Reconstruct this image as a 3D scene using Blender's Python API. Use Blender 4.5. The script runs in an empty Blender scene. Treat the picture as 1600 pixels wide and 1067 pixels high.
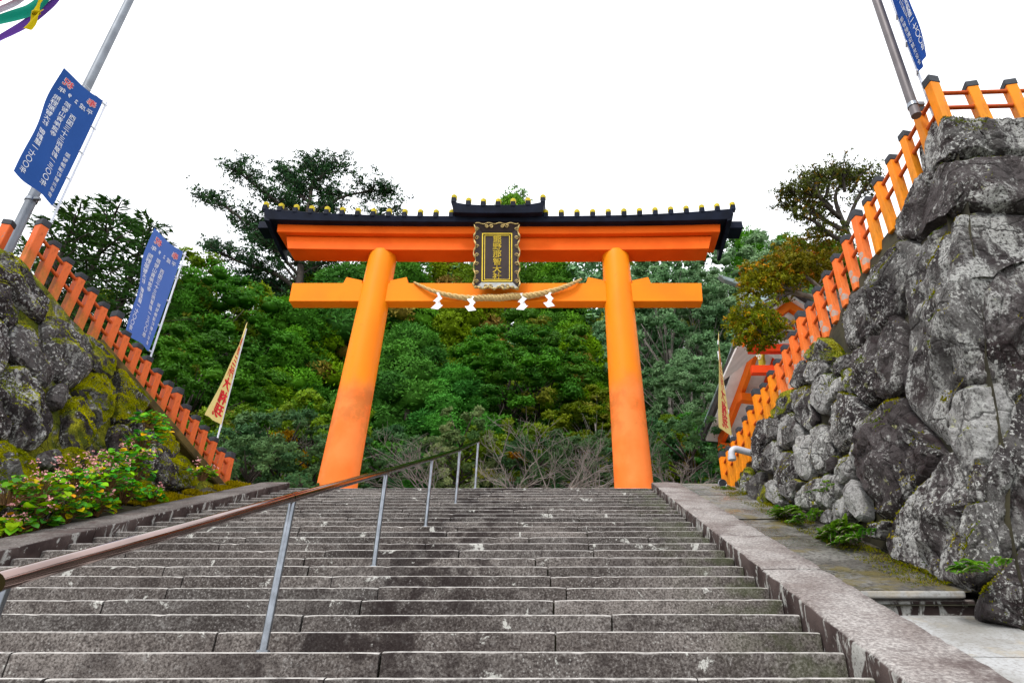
import bpy, bmesh, math, random
import numpy as np
from mathutils import Vector, Matrix, noise as mn

# ------------------------------------------------------------------ camera, sky, sun, exposure
SC = bpy.context.scene
COL = SC.collection
PITCH = math.radians(28.9)
FPX, CXP, CYP = 1067.0, 888.0, 533.5          # focal length and principal point, in photograph pixels
cam = bpy.data.cameras.new('camera')
cam.sensor_width = 36.0
cam.lens = 36.0 * FPX / 1600.0
cam.shift_x = (800.0 - CXP) / 1600.0
cam.clip_start = 0.05
cam.clip_end = 2000.0
camo = bpy.data.objects.new('camera', cam)
camo.rotation_euler = (math.radians(90) + PITCH, 0, 0)
COL.objects.link(camo)
SC.camera = camo

SUN_EL, SUN_AZ = math.radians(52), math.radians(205)   # azimuth clockwise from +Y: behind the camera, a little left
W = bpy.data.worlds.new('World'); SC.world = W; W.use_nodes = True
nt = W.node_tree; nt.nodes.clear()
wo = nt.nodes.new('ShaderNodeOutputWorld'); bg = nt.nodes.new('ShaderNodeBackground')
sky = nt.nodes.new('ShaderNodeTexSky'); sky.sky_type = 'NISHITA'; sky.sun_disc = False
sky.sun_elevation = SUN_EL; sky.sun_rotation = SUN_AZ; sky.dust_density = 3.0
bg.inputs['Strength'].default_value = 0.1
mx = nt.nodes.new('ShaderNodeMix'); mx.data_type = 'RGBA'
# an even white cloud deck, thin enough in places to let a little of the sky through
tcw = nt.nodes.new('ShaderNodeTexCoord'); nz = nt.nodes.new('ShaderNodeTexNoise')
nz.inputs['Scale'].default_value = 1.3; nz.inputs['Detail'].default_value = 4.0
rw = nt.nodes.new('ShaderNodeMapRange')
rw.inputs[1].default_value = 0.35; rw.inputs[2].default_value = 0.7
rw.inputs[3].default_value = 0.99; rw.inputs[4].default_value = 0.88
nt.links.new(tcw.outputs['Generated'], nz.inputs['Vector'])
nt.links.new(nz.outputs['Fac'], rw.inputs[0])
nt.links.new(rw.outputs[0], mx.inputs['Factor'])
nt.links.new(sky.outputs[0], mx.inputs['A'])
mx.inputs['B'].default_value = (10.6, 10.8, 11.2, 1)
nt.links.new(mx.outputs['Result'], bg.inputs['Color'])
nt.links.new(bg.outputs[0], wo.inputs['Surface'])
sl = bpy.data.lights.new('sun', 'SUN'); sl.energy = 1.5; sl.angle = math.radians(14); sl.color = (1, 0.96, 0.9)
so = bpy.data.objects.new('sun', sl); COL.objects.link(so)
sd = Vector((math.sin(SUN_AZ) * math.cos(SUN_EL), math.cos(SUN_AZ) * math.cos(SUN_EL), math.sin(SUN_EL)))
so.rotation_euler = sd.to_track_quat('Z', 'Y').to_euler()
SC.view_settings.view_transform = 'Standard'; SC.view_settings.look = 'None'
SC.view_settings.gamma = 1.0; SC.view_settings.use_curve_mapping = False
SC.view_settings.exposure = 0.8
SC.cycles.max_bounces = 6; SC.cycles.diffuse_bounces = 3; SC.cycles.transparent_max_bounces = 4
SC.cycles.use_denoising = True

# ------------------------------------------------------------------ helpers
ST, CT = math.sin(PITCH), math.cos(PITCH)
def ray(px, py):
    u = (px - CXP) / FPX; v = (CYP - py) / FPX
    return Vector((u, CT - v * ST, ST + v * CT))
def P(px, py, Y):
    d = ray(px, py); return d * (Y / d.y)
def tag(o, label=None, cat=None, group=None, kind=None):
    if label: o['label'] = label
    if cat: o['category'] = cat
    if group: o['group'] = group
    if kind: o['kind'] = kind
    return o
def empty(name, loc=(0, 0, 0), label=None, cat=None, group=None, rz=0.0):
    o = bpy.data.objects.new(name, None); o.location = loc; o.rotation_euler = (0, 0, rz)
    o.empty_display_size = 0.2
    COL.objects.link(o); tag(o, label, cat, group); return o
def link(name, me, mat=None, parent=None, world=True):
    """link mesh data as an object; world=True: the mesh is in world coordinates, keep it there under the parent"""
    o = bpy.data.objects.new(name, me); COL.objects.link(o)
    if mat is not None and len(me.materials) == 0: me.materials.append(mat)
    if parent is not None:
        o.parent = parent
        if world: o.matrix_parent_inverse = pmat(parent).inverted()
    return o
def pmat(o):
    m = Matrix.LocRotScale(o.location, o.rotation_euler, o.scale)
    if o.parent: m = pmat(o.parent) @ o.matrix_parent_inverse @ m
    return m

class MB:
    def __init__(s): s.v = []; s.f = []
    def add(s, vs, fs):
        n = len(s.v); s.v += [tuple(v) for v in vs]; s.f += [tuple(i + n for i in f) for f in fs]; return s
    def box(s, c, d, M=None):
        x, y, z = d[0] / 2, d[1] / 2, d[2] / 2; c = Vector(c)
        vs = [Vector(q) for q in ((-x,-y,-z),(x,-y,-z),(x,y,-z),(-x,y,-z),(-x,-y,z),(x,-y,z),(x,y,z),(-x,y,z))]
        if M: vs = [M @ v for v in vs]
        return s.add([v + c for v in vs], ((0,3,2,1),(4,5,6,7),(0,1,5,4),(1,2,6,5),(2,3,7,6),(3,0,4,7)))
    def hexa(s, vs):
        return s.add(vs, ((0,3,2,1),(4,5,6,7),(0,1,5,4),(1,2,6,5),(2,3,7,6),(3,0,4,7)))
    def tube(s, pts, rad, n=8, caps=True):
        pts = [Vector(p) for p in pts]
        if not hasattr(rad, '__len__'): rad = [rad] * len(pts)
        t0 = (pts[1] - pts[0]).normalized()
        up = Vector((0, 0, 1)) if abs(t0.z) < 0.9 else Vector((1, 0, 0))
        a = t0.cross(up).normalized(); vs = []; fs = []
        for i, p in enumerate(pts):
            t = (pts[min(i + 1, len(pts) - 1)] - pts[max(i - 1, 0)]).normalized()
            a = (a - t * a.dot(t)).normalized(); b = t.cross(a)
            for k in range(n):
                an = 2 * math.pi * k / n
                vs.append(p + (a * math.cos(an) + b * math.sin(an)) * rad[i])
        for i in range(len(pts) - 1):
            for k in range(n):
                k2 = (k + 1) % n
                fs.append((i*n + k, i*n + k2, (i+1)*n + k2, (i+1)*n + k))
        if caps:
            fs.append(tuple(range(n - 1, -1, -1))); m = (len(pts) - 1) * n
            fs.append(tuple(m + k for k in range(n)))
        return s.add(vs, fs)
    def grid(s, fn, nu, nv):
        vs = [fn(i / nu, j / nv) for j in range(nv + 1) for i in range(nu + 1)]
        fs = [(j*(nu+1)+i, j*(nu+1)+i+1, (j+1)*(nu+1)+i+1, (j+1)*(nu+1)+i) for j in range(nv) for i in range(nu)]
        return s.add(vs, fs)
    def prism(s, poly, a, b, ax):
        """polygon given as 2-D points mapped by ax(p, t) and swept from t=a to t=b"""
        n = len(poly)
        vs = [ax(p, a) for p in poly] + [ax(p, b) for p in poly]
        fs = [tuple(range(n - 1, -1, -1)), tuple(range(n, 2 * n))] + [(i, (i+1) % n, n + (i+1) % n, n + i) for i in range(n)]
        return s.add(vs, fs)
    def mesh(s, name, smooth=False, bevel=0.0, seg=1, angle=None):
        me = bpy.data.meshes.new(name); me.from_pydata(s.v, [], s.f); me.validate()
        bm = bmesh.new(); bm.from_mesh(me); bmesh.ops.recalc_face_normals(bm, faces=bm.faces)
        if bevel > 0:
            es = [e for e in bm.edges if len(e.link_faces) == 2 and e.calc_face_angle(0) > 0.5]
            bmesh.ops.bevel(bm, geom=es, offset=bevel, segments=seg, affect='EDGES', profile=0.5, clamp_overlap=True)
        bm.to_mesh(me); bm.free()
        if smooth:
            me.polygons.foreach_set('use_smooth', [True] * len(me.polygons))
            if angle: me.set_sharp_from_angle(angle=math.radians(angle))
        return me
    def build(s, name, mat, parent=None, smooth=False, bevel=0.0, seg=1, angle=None, world=True):
        return link(name, s.mesh(name, smooth, bevel, seg, angle), mat, parent, world)

def fast_mesh(name, V, quads=None, tris=None, tint=None, smooth=False):
    V = np.asarray(V, np.float32); me = bpy.data.meshes.new(name)
    F = quads if quads is not None else tris; k = F.shape[1]
    me.vertices.add(len(V)); me.vertices.foreach_set('co', V.ravel())
    me.loops.add(F.size); me.loops.foreach_set('vertex_index', F.ravel().astype(np.int32))
    me.polygons.add(len(F)); me.polygons.foreach_set('loop_start', np.arange(0, F.size, k, dtype=np.int32))
    if smooth: me.polygons.foreach_set('use_smooth', np.ones(len(F), bool))
    if tint is not None:
        at = me.color_attributes.new('tint', 'FLOAT_COLOR', 'POINT')
        c = np.ones((len(V), 4), np.float32); c[:, :3] = tint; at.data.foreach_set('color', c.ravel())
    me.update(calc_edges=True); return me

# ------------------------------------------------------------------ materials
class NM:
    def __init__(s, name):
        s.m = bpy.data.materials.new(name); s.m.use_nodes = True; s.t = s.m.node_tree
        s.b = s.t.nodes['Principled BSDF']; s.tc = s.t.nodes.new('ShaderNodeTexCoord')
        s.co = s.tc.outputs['Object']
    def val(s, sock, x):
        if hasattr(x, 'is_linked') or isinstance(x, bpy.types.NodeSocket): s.t.links.new(x, sock)
        elif isinstance(x, (tuple, list)) and len(x) == 3 and sock.type == 'RGBA': sock.default_value = (*x, 1)
        else: sock.default_value = x
    def noise(s, scale, detail=3.0, rough=0.55, dist=0.0, stretch=None, off=None):
        n = s.t.nodes.new('ShaderNodeTexNoise'); n.inputs['Scale'].default_value = scale
        n.inputs['Detail'].default_value = detail; n.inputs['Roughness'].default_value = rough
        n.inputs['Distortion'].default_value = dist
        v = s.co
        if stretch or off:
            mp = s.t.nodes.new('ShaderNodeMapping')
            if stretch: mp.inputs['Scale'].default_value = stretch
            if off: mp.inputs['Location'].default_value = off
            s.t.links.new(v, mp.inputs['Vector']); v = mp.outputs[0]
        s.t.links.new(v, n.inputs['Vector']); return n.outputs['Fac']
    def voro(s, scale, feat='F1', out='Distance', rand=1.0):
        n = s.t.nodes.new('ShaderNodeTexVoronoi'); n.feature = feat; n.inputs['Scale'].default_value = scale
        n.inputs['Randomness'].default_value = rand
        s.t.links.new(s.co, n.inputs['Vector']); return n.outputs[out]
    def ramp(s, x, a, b, lo=0.0, hi=1.0):
        n = s.t.nodes.new('ShaderNodeMapRange'); n.interpolation_type = 'SMOOTHSTEP'
        s.val(n.inputs[0], x)
        for i, q in zip((1, 2, 3, 4), (a, b, lo, hi)): n.inputs[i].default_value = q
        return n.outputs[0]
    def math(s, op, a, b=0.0):
        n = s.t.nodes.new('ShaderNodeMath'); n.operation = op; s.val(n.inputs[0], a); s.val(n.inputs[1], b); return n.outputs[0]
    def mix(s, f, a, b, mode='MIX'):
        n = s.t.nodes.new('ShaderNodeMix'); n.data_type = 'RGBA'; n.blend_type = mode
        s.val(n.inputs['Factor'], f); s.val(n.inputs['A'], a); s.val(n.inputs['B'], b); return n.outputs['Result']
    def rnd(s):
        return s.t.nodes.new('ShaderNodeObjectInfo').outputs['Random']
    def nz(s):
        g = s.t.nodes.new('ShaderNodeNewGeometry'); x = s.t.nodes.new('ShaderNodeSeparateXYZ')
        s.t.links.new(g.outputs['True Normal' if False else 'Normal'], x.inputs[0]); return x.outputs
    def pos(s):
        x = s.t.nodes.new('ShaderNodeSeparateXYZ'); s.t.links.new(s.co, x.inputs[0]); return x.outputs
    def bump(s, h, strength=0.3, dist=0.02):
        n = s.t.nodes.new('ShaderNodeBump'); n.inputs['Strength'].default_value = strength
        n.inputs['Distance'].default_value = dist; s.t.links.new(h, n.inputs['Height'])
        s.t.links.new(n.outputs[0], s.b.inputs['Normal']); return s
    def out(s, col, rough=0.6, metal=0.0, spec=0.4):
        s.val(s.b.inputs['Base Color'], col); s.val(s.b.inputs['Roughness'], rough)
        s.b.inputs['Metallic'].default_value = metal; s.b.inputs['Specular IOR Level'].default_value = spec; return s.m

MAT = {}
def simple(name, col, rough=0.6, metal=0.0, var=0.12, scale=6.0, spec=0.4, bump=0.0):
    n = NM(name); f = n.noise(scale, 4)
    c = n.mix(n.ramp(f, 0.3, 0.7), tuple(x * (1 - var) for x in col), tuple(min(1, x * (1 + var)) for x in col))
    if bump: n.bump(n.noise(scale * 6, 3), bump, 0.005)
    MAT[name] = n.out(c, rough, metal, spec); return MAT[name]

def mat_step():
    n = NM('step_stone')
    base = n.mix(n.ramp(n.noise(0.9, 4), 0.3, 0.7), (0.05, 0.044, 0.041), (0.13, 0.12, 0.113))
    base = n.mix(n.rnd(), base, n.mix(1.0, base, (1.65, 1.6, 1.57), 'MULTIPLY'))
    grain = n.noise(62, 4, 0.7)
    base = n.mix(n.ramp(grain, 0.36, 0.58, 0.8, 0.0), base, (0.018, 0.013, 0.012))
    base = n.mix(n.ramp(grain, 0.56, 0.68, 0, 0.8), base, (0.27, 0.255, 0.245))
    mid = n.noise(13, 5, 0.7, 0.3, off=(3, 3, 3))
    base = n.mix(n.ramp(mid, 0.5, 0.66, 0, 0.55), base, (0.022, 0.017, 0.016))
    base = n.mix(n.ramp(mid, 0.42, 0.30, 0, 0.45), base, (0.26, 0.25, 0.24))
    sp = n.math('MULTIPLY', n.ramp(n.voro(40), 0.30, 0.14), n.ramp(n.noise(2.2, 3), 0.5, 0.64))
    base = n.mix(n.math('MULTIPLY', sp, 0.5), base, (0.42, 0.41, 0.39))
    # black damp streaks running down where water sheets off, mostly near the handrail
    x = n.pos()[0]
    near = n.ramp(n.math('ABSOLUTE', n.math('ADD', x, 1.35)), 0.15, 1.3, 1.0, 0.0)
    st = n.math('MULTIPLY', n.ramp(n.noise(2.6, 4, 0.65, 0.4), 0.44, 0.56), near)
    st2 = n.ramp(n.noise(1.1, 3, 0.6, 0.3, off=(4, 2, 1)), 0.58, 0.7, 0, 0.7)
    base = n.mix(n.math('MULTIPLY', n.math('MAXIMUM', st, st2), 0.8), base, (0.016, 0.011, 0.011))
    # pale lichen blotches
    li = n.math('MULTIPLY', n.ramp(n.noise(3.4, 5, 0.7, 0.6, off=(9, 3, 5)), 0.62, 0.66), n.ramp(n.noise(30, 3), 0.35, 0.5))
    base = n.mix(n.math('MULTIPLY', li, 0.85), base, (0.47, 0.47, 0.44))
    # worn, chalky upper faces
    up = n.ramp(n.nz()[2], 0.35, 0.9)
    base = n.mix(n.math('MULTIPLY', up, n.ramp(n.noise(14, 4), 0.28, 0.6, 0.35, 0.95)), base, (0.46, 0.44, 0.42))
    gr = n.math('MULTIPLY', n.ramp(x, 0.7, 1.7), n.ramp(n.noise(4, 4), 0.42, 0.62))
    base = n.mix(n.math('MULTIPLY', gr, 0.5), base, (0.06, 0.075, 0.03))
    n.bump(n.math('ADD', grain, n.noise(9, 4)), 0.55, 0.012)
    MAT['step'] = n.out(base, 0.9, 0, 0.12)
mat_step()

def mat_parapet(key, warm):
    n = NM('parapet_stone' + key)
    top = n.mix(n.ramp(n.noise(1.4, 4), 0.35, 0.65), (0.21, 0.182, 0.17) if warm else (0.10, 0.09, 0.085), (0.36, 0.34, 0.325) if warm else (0.19, 0.175, 0.165))
    g = n.noise(42, 5, 0.7)
    top = n.mix(n.ramp(g, 0.38, 0.62, 0.6, 0), top, (0.05, 0.035, 0.035))
    top = n.mix(n.ramp(g, 0.6, 0.75, 0, 0.6), top, (0.5, 0.47, 0.44))
    top = n.mix(n.ramp(n.noise(2.0, 5, 0.65, off=(3, 8, 1)), 0.56, 0.68, 0, 0.75), top, (0.07, 0.05, 0.048))
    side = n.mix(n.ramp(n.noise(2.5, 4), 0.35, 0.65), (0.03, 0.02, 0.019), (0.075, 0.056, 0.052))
    lic = n.math('MULTIPLY', n.ramp(n.noise(3.0, 5, 0.7, 0.8, stretch=(1, 1.6, 0.7), off=(2, 1, 7)), 0.53, 0.58), n.ramp(g, 0.3, 0.5))
    side = n.mix(n.math('MULTIPLY', lic, 0.8), side, (0.38, 0.38, 0.36))
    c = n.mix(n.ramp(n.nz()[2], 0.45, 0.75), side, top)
    n.bump(n.math('ADD', g, n.noise(7, 4)), 0.5, 0.012)
    MAT['parapet' + key] = n.out(c, 0.9, 0, 0.12)
mat_parapet('', True); mat_parapet('_left', False)

def mat_rock(key, moss, dark, light):
    """weathered boulder: dark purple-brown crust, grey body, white lichen flecks, moss"""
    n = NM('rock' + key)
    vm = n.t.nodes.new('ShaderNodeVectorMath'); vm.operation = 'ADD'; cb = n.t.nodes.new('ShaderNodeCombineXYZ'); r = n.rnd()
    n.t.links.new(n.math('MULTIPLY', r, 37.0), cb.inputs[0]); n.t.links.new(n.math('MULTIPLY', r, 91.0), cb.inputs[2])
    n.t.links.new(n.co, vm.inputs[0]); n.t.links.new(cb.outputs[0], vm.inputs[1]); n.co = vm.outputs[0]      # each boulder its own pattern
    r2 = n.math('FRACT', n.math('MULTIPLY', r, 7.31)); r3 = n.math('FRACT', n.math('MULTIPLY', r, 13.7))
    big = n.noise(0.85, 5, 0.6, 0.4)
    base = n.mix(n.ramp(big, 0.44, 0.56), dark, light)
    base = n.mix(n.math('MULTIPLY', r, 0.16), base, (0.2, 0.19, 0.185))
    base = n.mix(n.ramp(n.noise(2.3, 5, 0.65, 0.5, off=(5, 1, 3)), 0.52, 0.64, 0, 0.85), base, (0.028, 0.018, 0.019))
    g = n.noise(30, 6, 0.75)
    base = n.mix(n.ramp(g, 0.35, 0.55, 0.65, 0), base, (0.02, 0.015, 0.015))
    # streaky pale lichen, elongated up and down the face
    s1 = n.math('ADD', n.noise(2.6, 7, 0.75, 0.25, stretch=(1.3, 1.3, 0.6), off=(1, 7, 2)), n.math('MULTIPLY', r2, 0.10))
    lm = n.math('MULTIPLY', n.ramp(s1, 0.56, 0.66), n.ramp(g, 0.4, 0.54))
    base = n.mix(n.math('MULTIPLY', lm, 0.9), base, (0.40, 0.40, 0.385))
    s2 = n.math('MULTIPLY', n.ramp(n.noise(24, 5, 0.7), 0.54, 0.62), n.ramp(n.math('ADD', n.noise(1.7, 3, off=(8, 8, 2)), n.math('MULTIPLY', r3, 0.1)), 0.46, 0.62))
    base = n.mix(n.math('MULTIPLY', s2, 0.85), base, (0.52, 0.52, 0.5))
    y1 = n.math('MULTIPLY', n.ramp(n.noise(5, 5, 0.7, off=(3, 3, 9)), 0.64, 0.68), n.ramp(g, 0.4, 0.5))
    base = n.mix(n.math('MULTIPLY', y1, 0.6), base, (0.42, 0.43, 0.2))
    if moss > 0:
        up = n.nz()[2]
        mm = n.math('ADD', n.math('MULTIPLY', up, 0.3), n.noise(1.6, 5, 0.65, 0.3, off=(2, 5, 5)))
        mk = n.ramp(mm, 0.86 - moss * 0.3, 0.94 - moss * 0.3)
        mc = n.mix(n.ramp(n.noise(4, 4), 0.35, 0.65), (0.07, 0.09, 0.006), (0.30, 0.29, 0.012))
        mc = n.mix(n.ramp(n.noise(45, 3), 0.35, 0.6, 0.7, 0), mc, (0.03, 0.035, 0.004))
        base = n.mix(mk, base, mc)
    dv = n.t.nodes.new('ShaderNodeVectorMath'); dv.operation = 'ADD'; nn_ = n.t.nodes.new('ShaderNodeTexNoise'); nn_.inputs['Scale'].default_value = 2.2; nn_.inputs['Detail'].default_value = 5
    n.t.links.new(n.co, nn_.inputs['Vector']); sc_ = n.t.nodes.new('ShaderNodeVectorMath'); sc_.operation = 'SCALE'; sc_.inputs['Scale'].default_value = 0.7
    n.t.links.new(nn_.outputs['Color'], sc_.inputs[0]); keep = n.co; n.t.links.new(n.co, dv.inputs[0]); n.t.links.new(sc_.outputs[0], dv.inputs[1]); n.co = dv.outputs[0]
    ck = n.voro(1.5, 'DISTANCE_TO_EDGE'); n.co = keep
    crack = n.ramp(ck, 0.0, 0.022, 1.0, 0.0)
    base = n.mix(n.math('MULTIPLY', crack, 0.7), base, (0.012, 0.009, 0.009))
    hgt = n.math('SUBTRACT', n.math('ADD', n.math('MULTIPLY', g, 0.6), n.noise(6, 7, 0.7)), n.math('MULTIPLY', n.ramp(ck, 0.0, 0.05, 1.0, 0.0), 0.5))
    n.bump(hgt, 0.9, 0.05)
    MAT['rock' + key] = n.out(base, 0.85, 0, 0.15)
mat_rock('', 0.25, (0.018, 0.0125, 0.0145), (0.11, 0.105, 0.102))
mat_rock('_dark', 0.0, (0.014, 0.009, 0.010), (0.058, 0.048, 0.049))
mat_rock('_pale', 0.2, (0.085, 0.081, 0.078), (0.34, 0.336, 0.328))
mat_rock('_moss', 1.15, (0.03, 0.026, 0.024), (0.11, 0.106, 0.1))
mat_rock('_left', 0.5, (0.014, 0.009, 0.0105), (0.06, 0.053, 0.053))

def mat_paint(key, c1, c2, wear=0.0, moss=0.0, lichen=0.0, rough=0.42, scale=1.4, stretch=None):
    n = NM('paint_' + key)
    c = n.mix(n.ramp(n.noise(scale, 4, stretch=stretch), 0.35, 0.65), c1, c2)
    if wear:
        c = n.mix(n.ramp(n.noise(9, 5, 0.7, stretch=(1, 1, 0.35)), 0.5, 0.7, 0, wear), c, tuple(x * 0.45 for x in c1))
        c = n.mix(n.ramp(n.noise(3.3, 6, 0.75, 0.5, off=(4, 4, 4)), 0.66, 0.68, 0, wear), c, (0.2, 0.17, 0.15))
    if moss:
        c = n.mix(n.ramp(n.noise(2.6, 5, 0.65, stretch=(1, 1, 0.6), off=(1, 6, 2)), 0.5, 0.68, 0, moss), c, (0.16, 0.13, 0.02))
    if lichen:
        lk = n.math('MULTIPLY', n.ramp(n.voro(5.5), 0.34, 0.26), n.ramp(n.noise(1.6, 2, off=(7, 3, 3)), 0.5, 0.56))
        lk = n.math('MULTIPLY', lk, n.ramp(n.noise(40, 3), 0.3, 0.5))
        c = n.mix(n.math('MULTIPLY', lk, lichen), c, (0.36, 0.37, 0.34))
    c = n.mix(n.ramp(n.noise(2.4, 6, 0.75, 0.4, stretch=(1, 1, 0.5), off=(2, 9, 4)), 0.56, 0.72, 0, 0.22), c, tuple(x * 0.62 for x in c1))
    n.bump(n.noise(22, 4), 0.12 + wear * 0.3, 0.004)
    MAT[key] = n.out(c, rough + 0.1, 0, 0.12)
mat_paint('beam', (0.80, 0.105, 0.004), (0.86, 0.125, 0.006), rough=0.5)
mat_paint('tie', (0.86, 0.235, 0.004), (0.86, 0.19, 0.006), rough=0.5, scale=0.5)  # same vermilion as the lintels, its brighter exposure put into the colour
mat_paint('fence_left', (0.60, 0.105, 0.022), (0.72, 0.165, 0.05), wear=0.75, moss=0.5)
mat_paint('fence_right', (0.82, 0.225, 0.01), (0.84, 0.27, 0.012), wear=0.6, moss=0.25, lichen=0.0)
mat_paint('fence_mid', (0.80, 0.15, 0.02), (0.86, 0.2, 0.05), wear=0.5, moss=0.15, lichen=0.9)
mat_paint('rail_paint', (0.46, 0.075, 0.016), (0.56, 0.11, 0.02), wear=0.4)
mat_paint('shrine_orange', (0.82, 0.13, 0.012), (0.86, 0.18, 0.012), wear=0.1)
mat_paint('shrine_red', (0.70, 0.045, 0.006), (0.76, 0.06, 0.008))

def mat_pillar():
    n = NM('pillar_paint'); z = n.pos()[2]
    w = n.math('ADD', z, n.math('MULTIPLY', n.noise(1.2, 3), 0.9))
    up = n.mix(n.ramp(n.noise(0.8, 3, stretch=(1, 1, 0.4)), 0.35, 0.65), (0.86, 0.25, 0.003), (0.87, 0.21, 0.003))
    lo = n.mix(n.ramp(n.noise(1.3, 4), 0.35, 0.65), (0.82, 0.165, 0.022), (0.86, 0.215, 0.045))   # weathered, chalkier lower coat
    c = n.mix(n.ramp(w, 7.3, 7.9, 1.0, 0.0), up, lo)
    band = n.math('MULTIPLY', n.ramp(w, 5.9, 6.5), n.ramp(w, 7.2, 7.8, 1, 0))
    soot = n.math('MULTIPLY', band, n.ramp(n.noise(1.6, 5, 0.65), 0.46, 0.62))
    c = n.mix(n.math('MULTIPLY', soot, 0.4), c, (0.24, 0.1, 0.015))
    c = n.mix(n.ramp(n.noise(3, 6, 0.7, stretch=(4, 4, 0.25)), 0.6, 0.75, 0, 0.25), c, (0.45, 0.1, 0.01))
    c = n.mix(n.ramp(n.noise(7, 6, 0.8), 0.62, 0.72, 0, 0.3), c, (0.62, 0.2, 0.03))
    c = n.mix(n.ramp(n.noise(2.2, 6, 0.75, 0.4, off=(6, 2, 2)), 0.6, 0.7, 0, 0.3), c, (0.55, 0.12, 0.006))
    n.bump(n.noise(18, 3), 0.05, 0.004)
    MAT['pillar'] = n.out(c, 0.5, 0, 0.16)
mat_pillar()

simple('cap_black', (0.034, 0.038, 0.046), 0.6, spec=0.2, var=0.3, scale=9, bump=0.15)
simple('roof_black', (0.006, 0.009, 0.020), 0.55, var=0.35, scale=2.5, spec=0.08)
simple('knob_yellow', (0.46, 0.36, 0.01), 0.55, spec=0.15, var=0.2, scale=14)
simple('steel', (0.25, 0.27, 0.30), 0.3, 0.9, 0.2, 14)
simple('bronze_rail', (0.28, 0.20, 0.178), 0.09, 1.0, 0.15, 5)
simple('grey_pole', (0.20, 0.22, 0.25), 0.5, 0.3, 0.15, 3, 0.2)
simple('brown_pole', (0.12, 0.105, 0.11), 0.5, 0.3, 0.15, 3)
simple('white_pole', (0.62, 0.65, 0.74), 0.4, 0, 0.05, 6)
simple('white_paper', (0.82, 0.82, 0.83), 0.7, 0, 0.03, 6)
simple('plaster', (0.80, 0.78, 0.78), 0.8, 0, 0.08, 3)
simple('eave_dark', (0.05, 0.043, 0.042), 0.75, 0, 0.3, 6, bump=0.4)
simple('copper_green', (0.30, 0.38, 0.38), 0.5, 0.2, 0.25, 4, bump=0.2)
simple('gold', (0.42, 0.31, 0.12), 0.5, 0.5, 0.4, 12)
simple('gold_paint', (0.80, 0.58, 0.05), 0.4, 0.2, 0.1, 20)
simple('plaque_brown', (0.03, 0.016, 0.015), 0.5, spec=0.15, metal=0.0, var=0.2, scale=4) if False else simple('plaque_brown', (0.03, 0.016, 0.015), 0.6, 0, 0.2, 4)
simple('plaque_grey', (0.20, 0.205, 0.20), 0.5, 0.3, 0.2, 8)
simple('pipe_grey', (0.46, 0.47, 0.52), 0.4, 0, 0.1, 6)
simple('gravel', (0.60, 0.58, 0.55), 0.9, 0, 0.2, 12, bump=0.5)  # pale tone set to bounce light up under the shrine eaves
simple('earth', (0.030, 0.026, 0.012), 0.95, 0, 0.5, 3, bump=0.8)
simple('joint_dirt', (0.022, 0.020, 0.010), 0.95, 0, 0.4, 5)
simple('moss_beam', (0.085, 0.058, 0.012), 0.9, 0, 0.5, 4, bump=0.8)
simple('wood_bark', (0.05, 0.04, 0.033), 0.9, 0, 0.35, 7, bump=0.8)
simple('wood_pale', (0.21, 0.185, 0.165), 0.85, 0, 0.35, 5, bump=0.5)
simple('wood_twig', (0.19, 0.15, 0.125), 0.85, 0, 0.3, 5)
simple('cloth_white_text', (0.80, 0.83, 0.90), 0.8, 0, 0.02)
simple('cloth_red_text', (0.62, 0.02, 0.03), 0.8, 0, 0.03)
simple('flower_pink', (0.80, 0.36, 0.38), 0.7, 0, 0.3, 30)
simple('stem_red', (0.18, 0.09, 0.03), 0.6, 0, 0.3, 10)

def mat_rope():
    n = NM('straw_rope'); f = n.noise(40, 4, 0.6, stretch=(1, 1, 1))
    n.bump(f, 0.5, 0.01); MAT['straw'] = n.out(n.mix(n.ramp(f, 0.3, 0.7), (0.36, 0.22, 0.07), (0.66, 0.49, 0.22)), 0.85)
mat_rope()
def mat_cloth(key, c, trans=0.35):
    n = NM('cloth_' + key)
    cc = n.mix(n.ramp(n.noise(1.5, 3), 0.3, 0.7), tuple(x * 0.92 for x in c), c)
    n.out(cc, 0.8, 0, 0.1)
    tr = n.t.nodes.new('ShaderNodeBsdfTranslucent'); n.val(tr.inputs['Color'], cc)
    ms = n.t.nodes.new('ShaderNodeMixShader'); ms.inputs[0].default_value = trans
    o = n.t.nodes['Material Output']
    n.t.links.new(n.b.outputs[0], ms.inputs[1]); n.t.links.new(tr.outputs[0], ms.inputs[2]); n.t.links.new(ms.outputs[0], o.inputs[0])
    MAT['cloth_' + key] = n.m
for k, c in dict(blue=(0.03, 0.095, 0.34), blue2=(0.085, 0.165, 0.49), blue3=(0.015, 0.075, 0.35), cream=(0.78, 0.66, 0.26), yellow=(0.55, 0.42, 0.0), green=(0.0, 0.22, 0.15),
                 purple=(0.13, 0.05, 0.32), white=(0.62, 0.66, 0.76), red=(0.5, 0.04, 0.12)).items(): mat_cloth(k, c)

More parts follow.
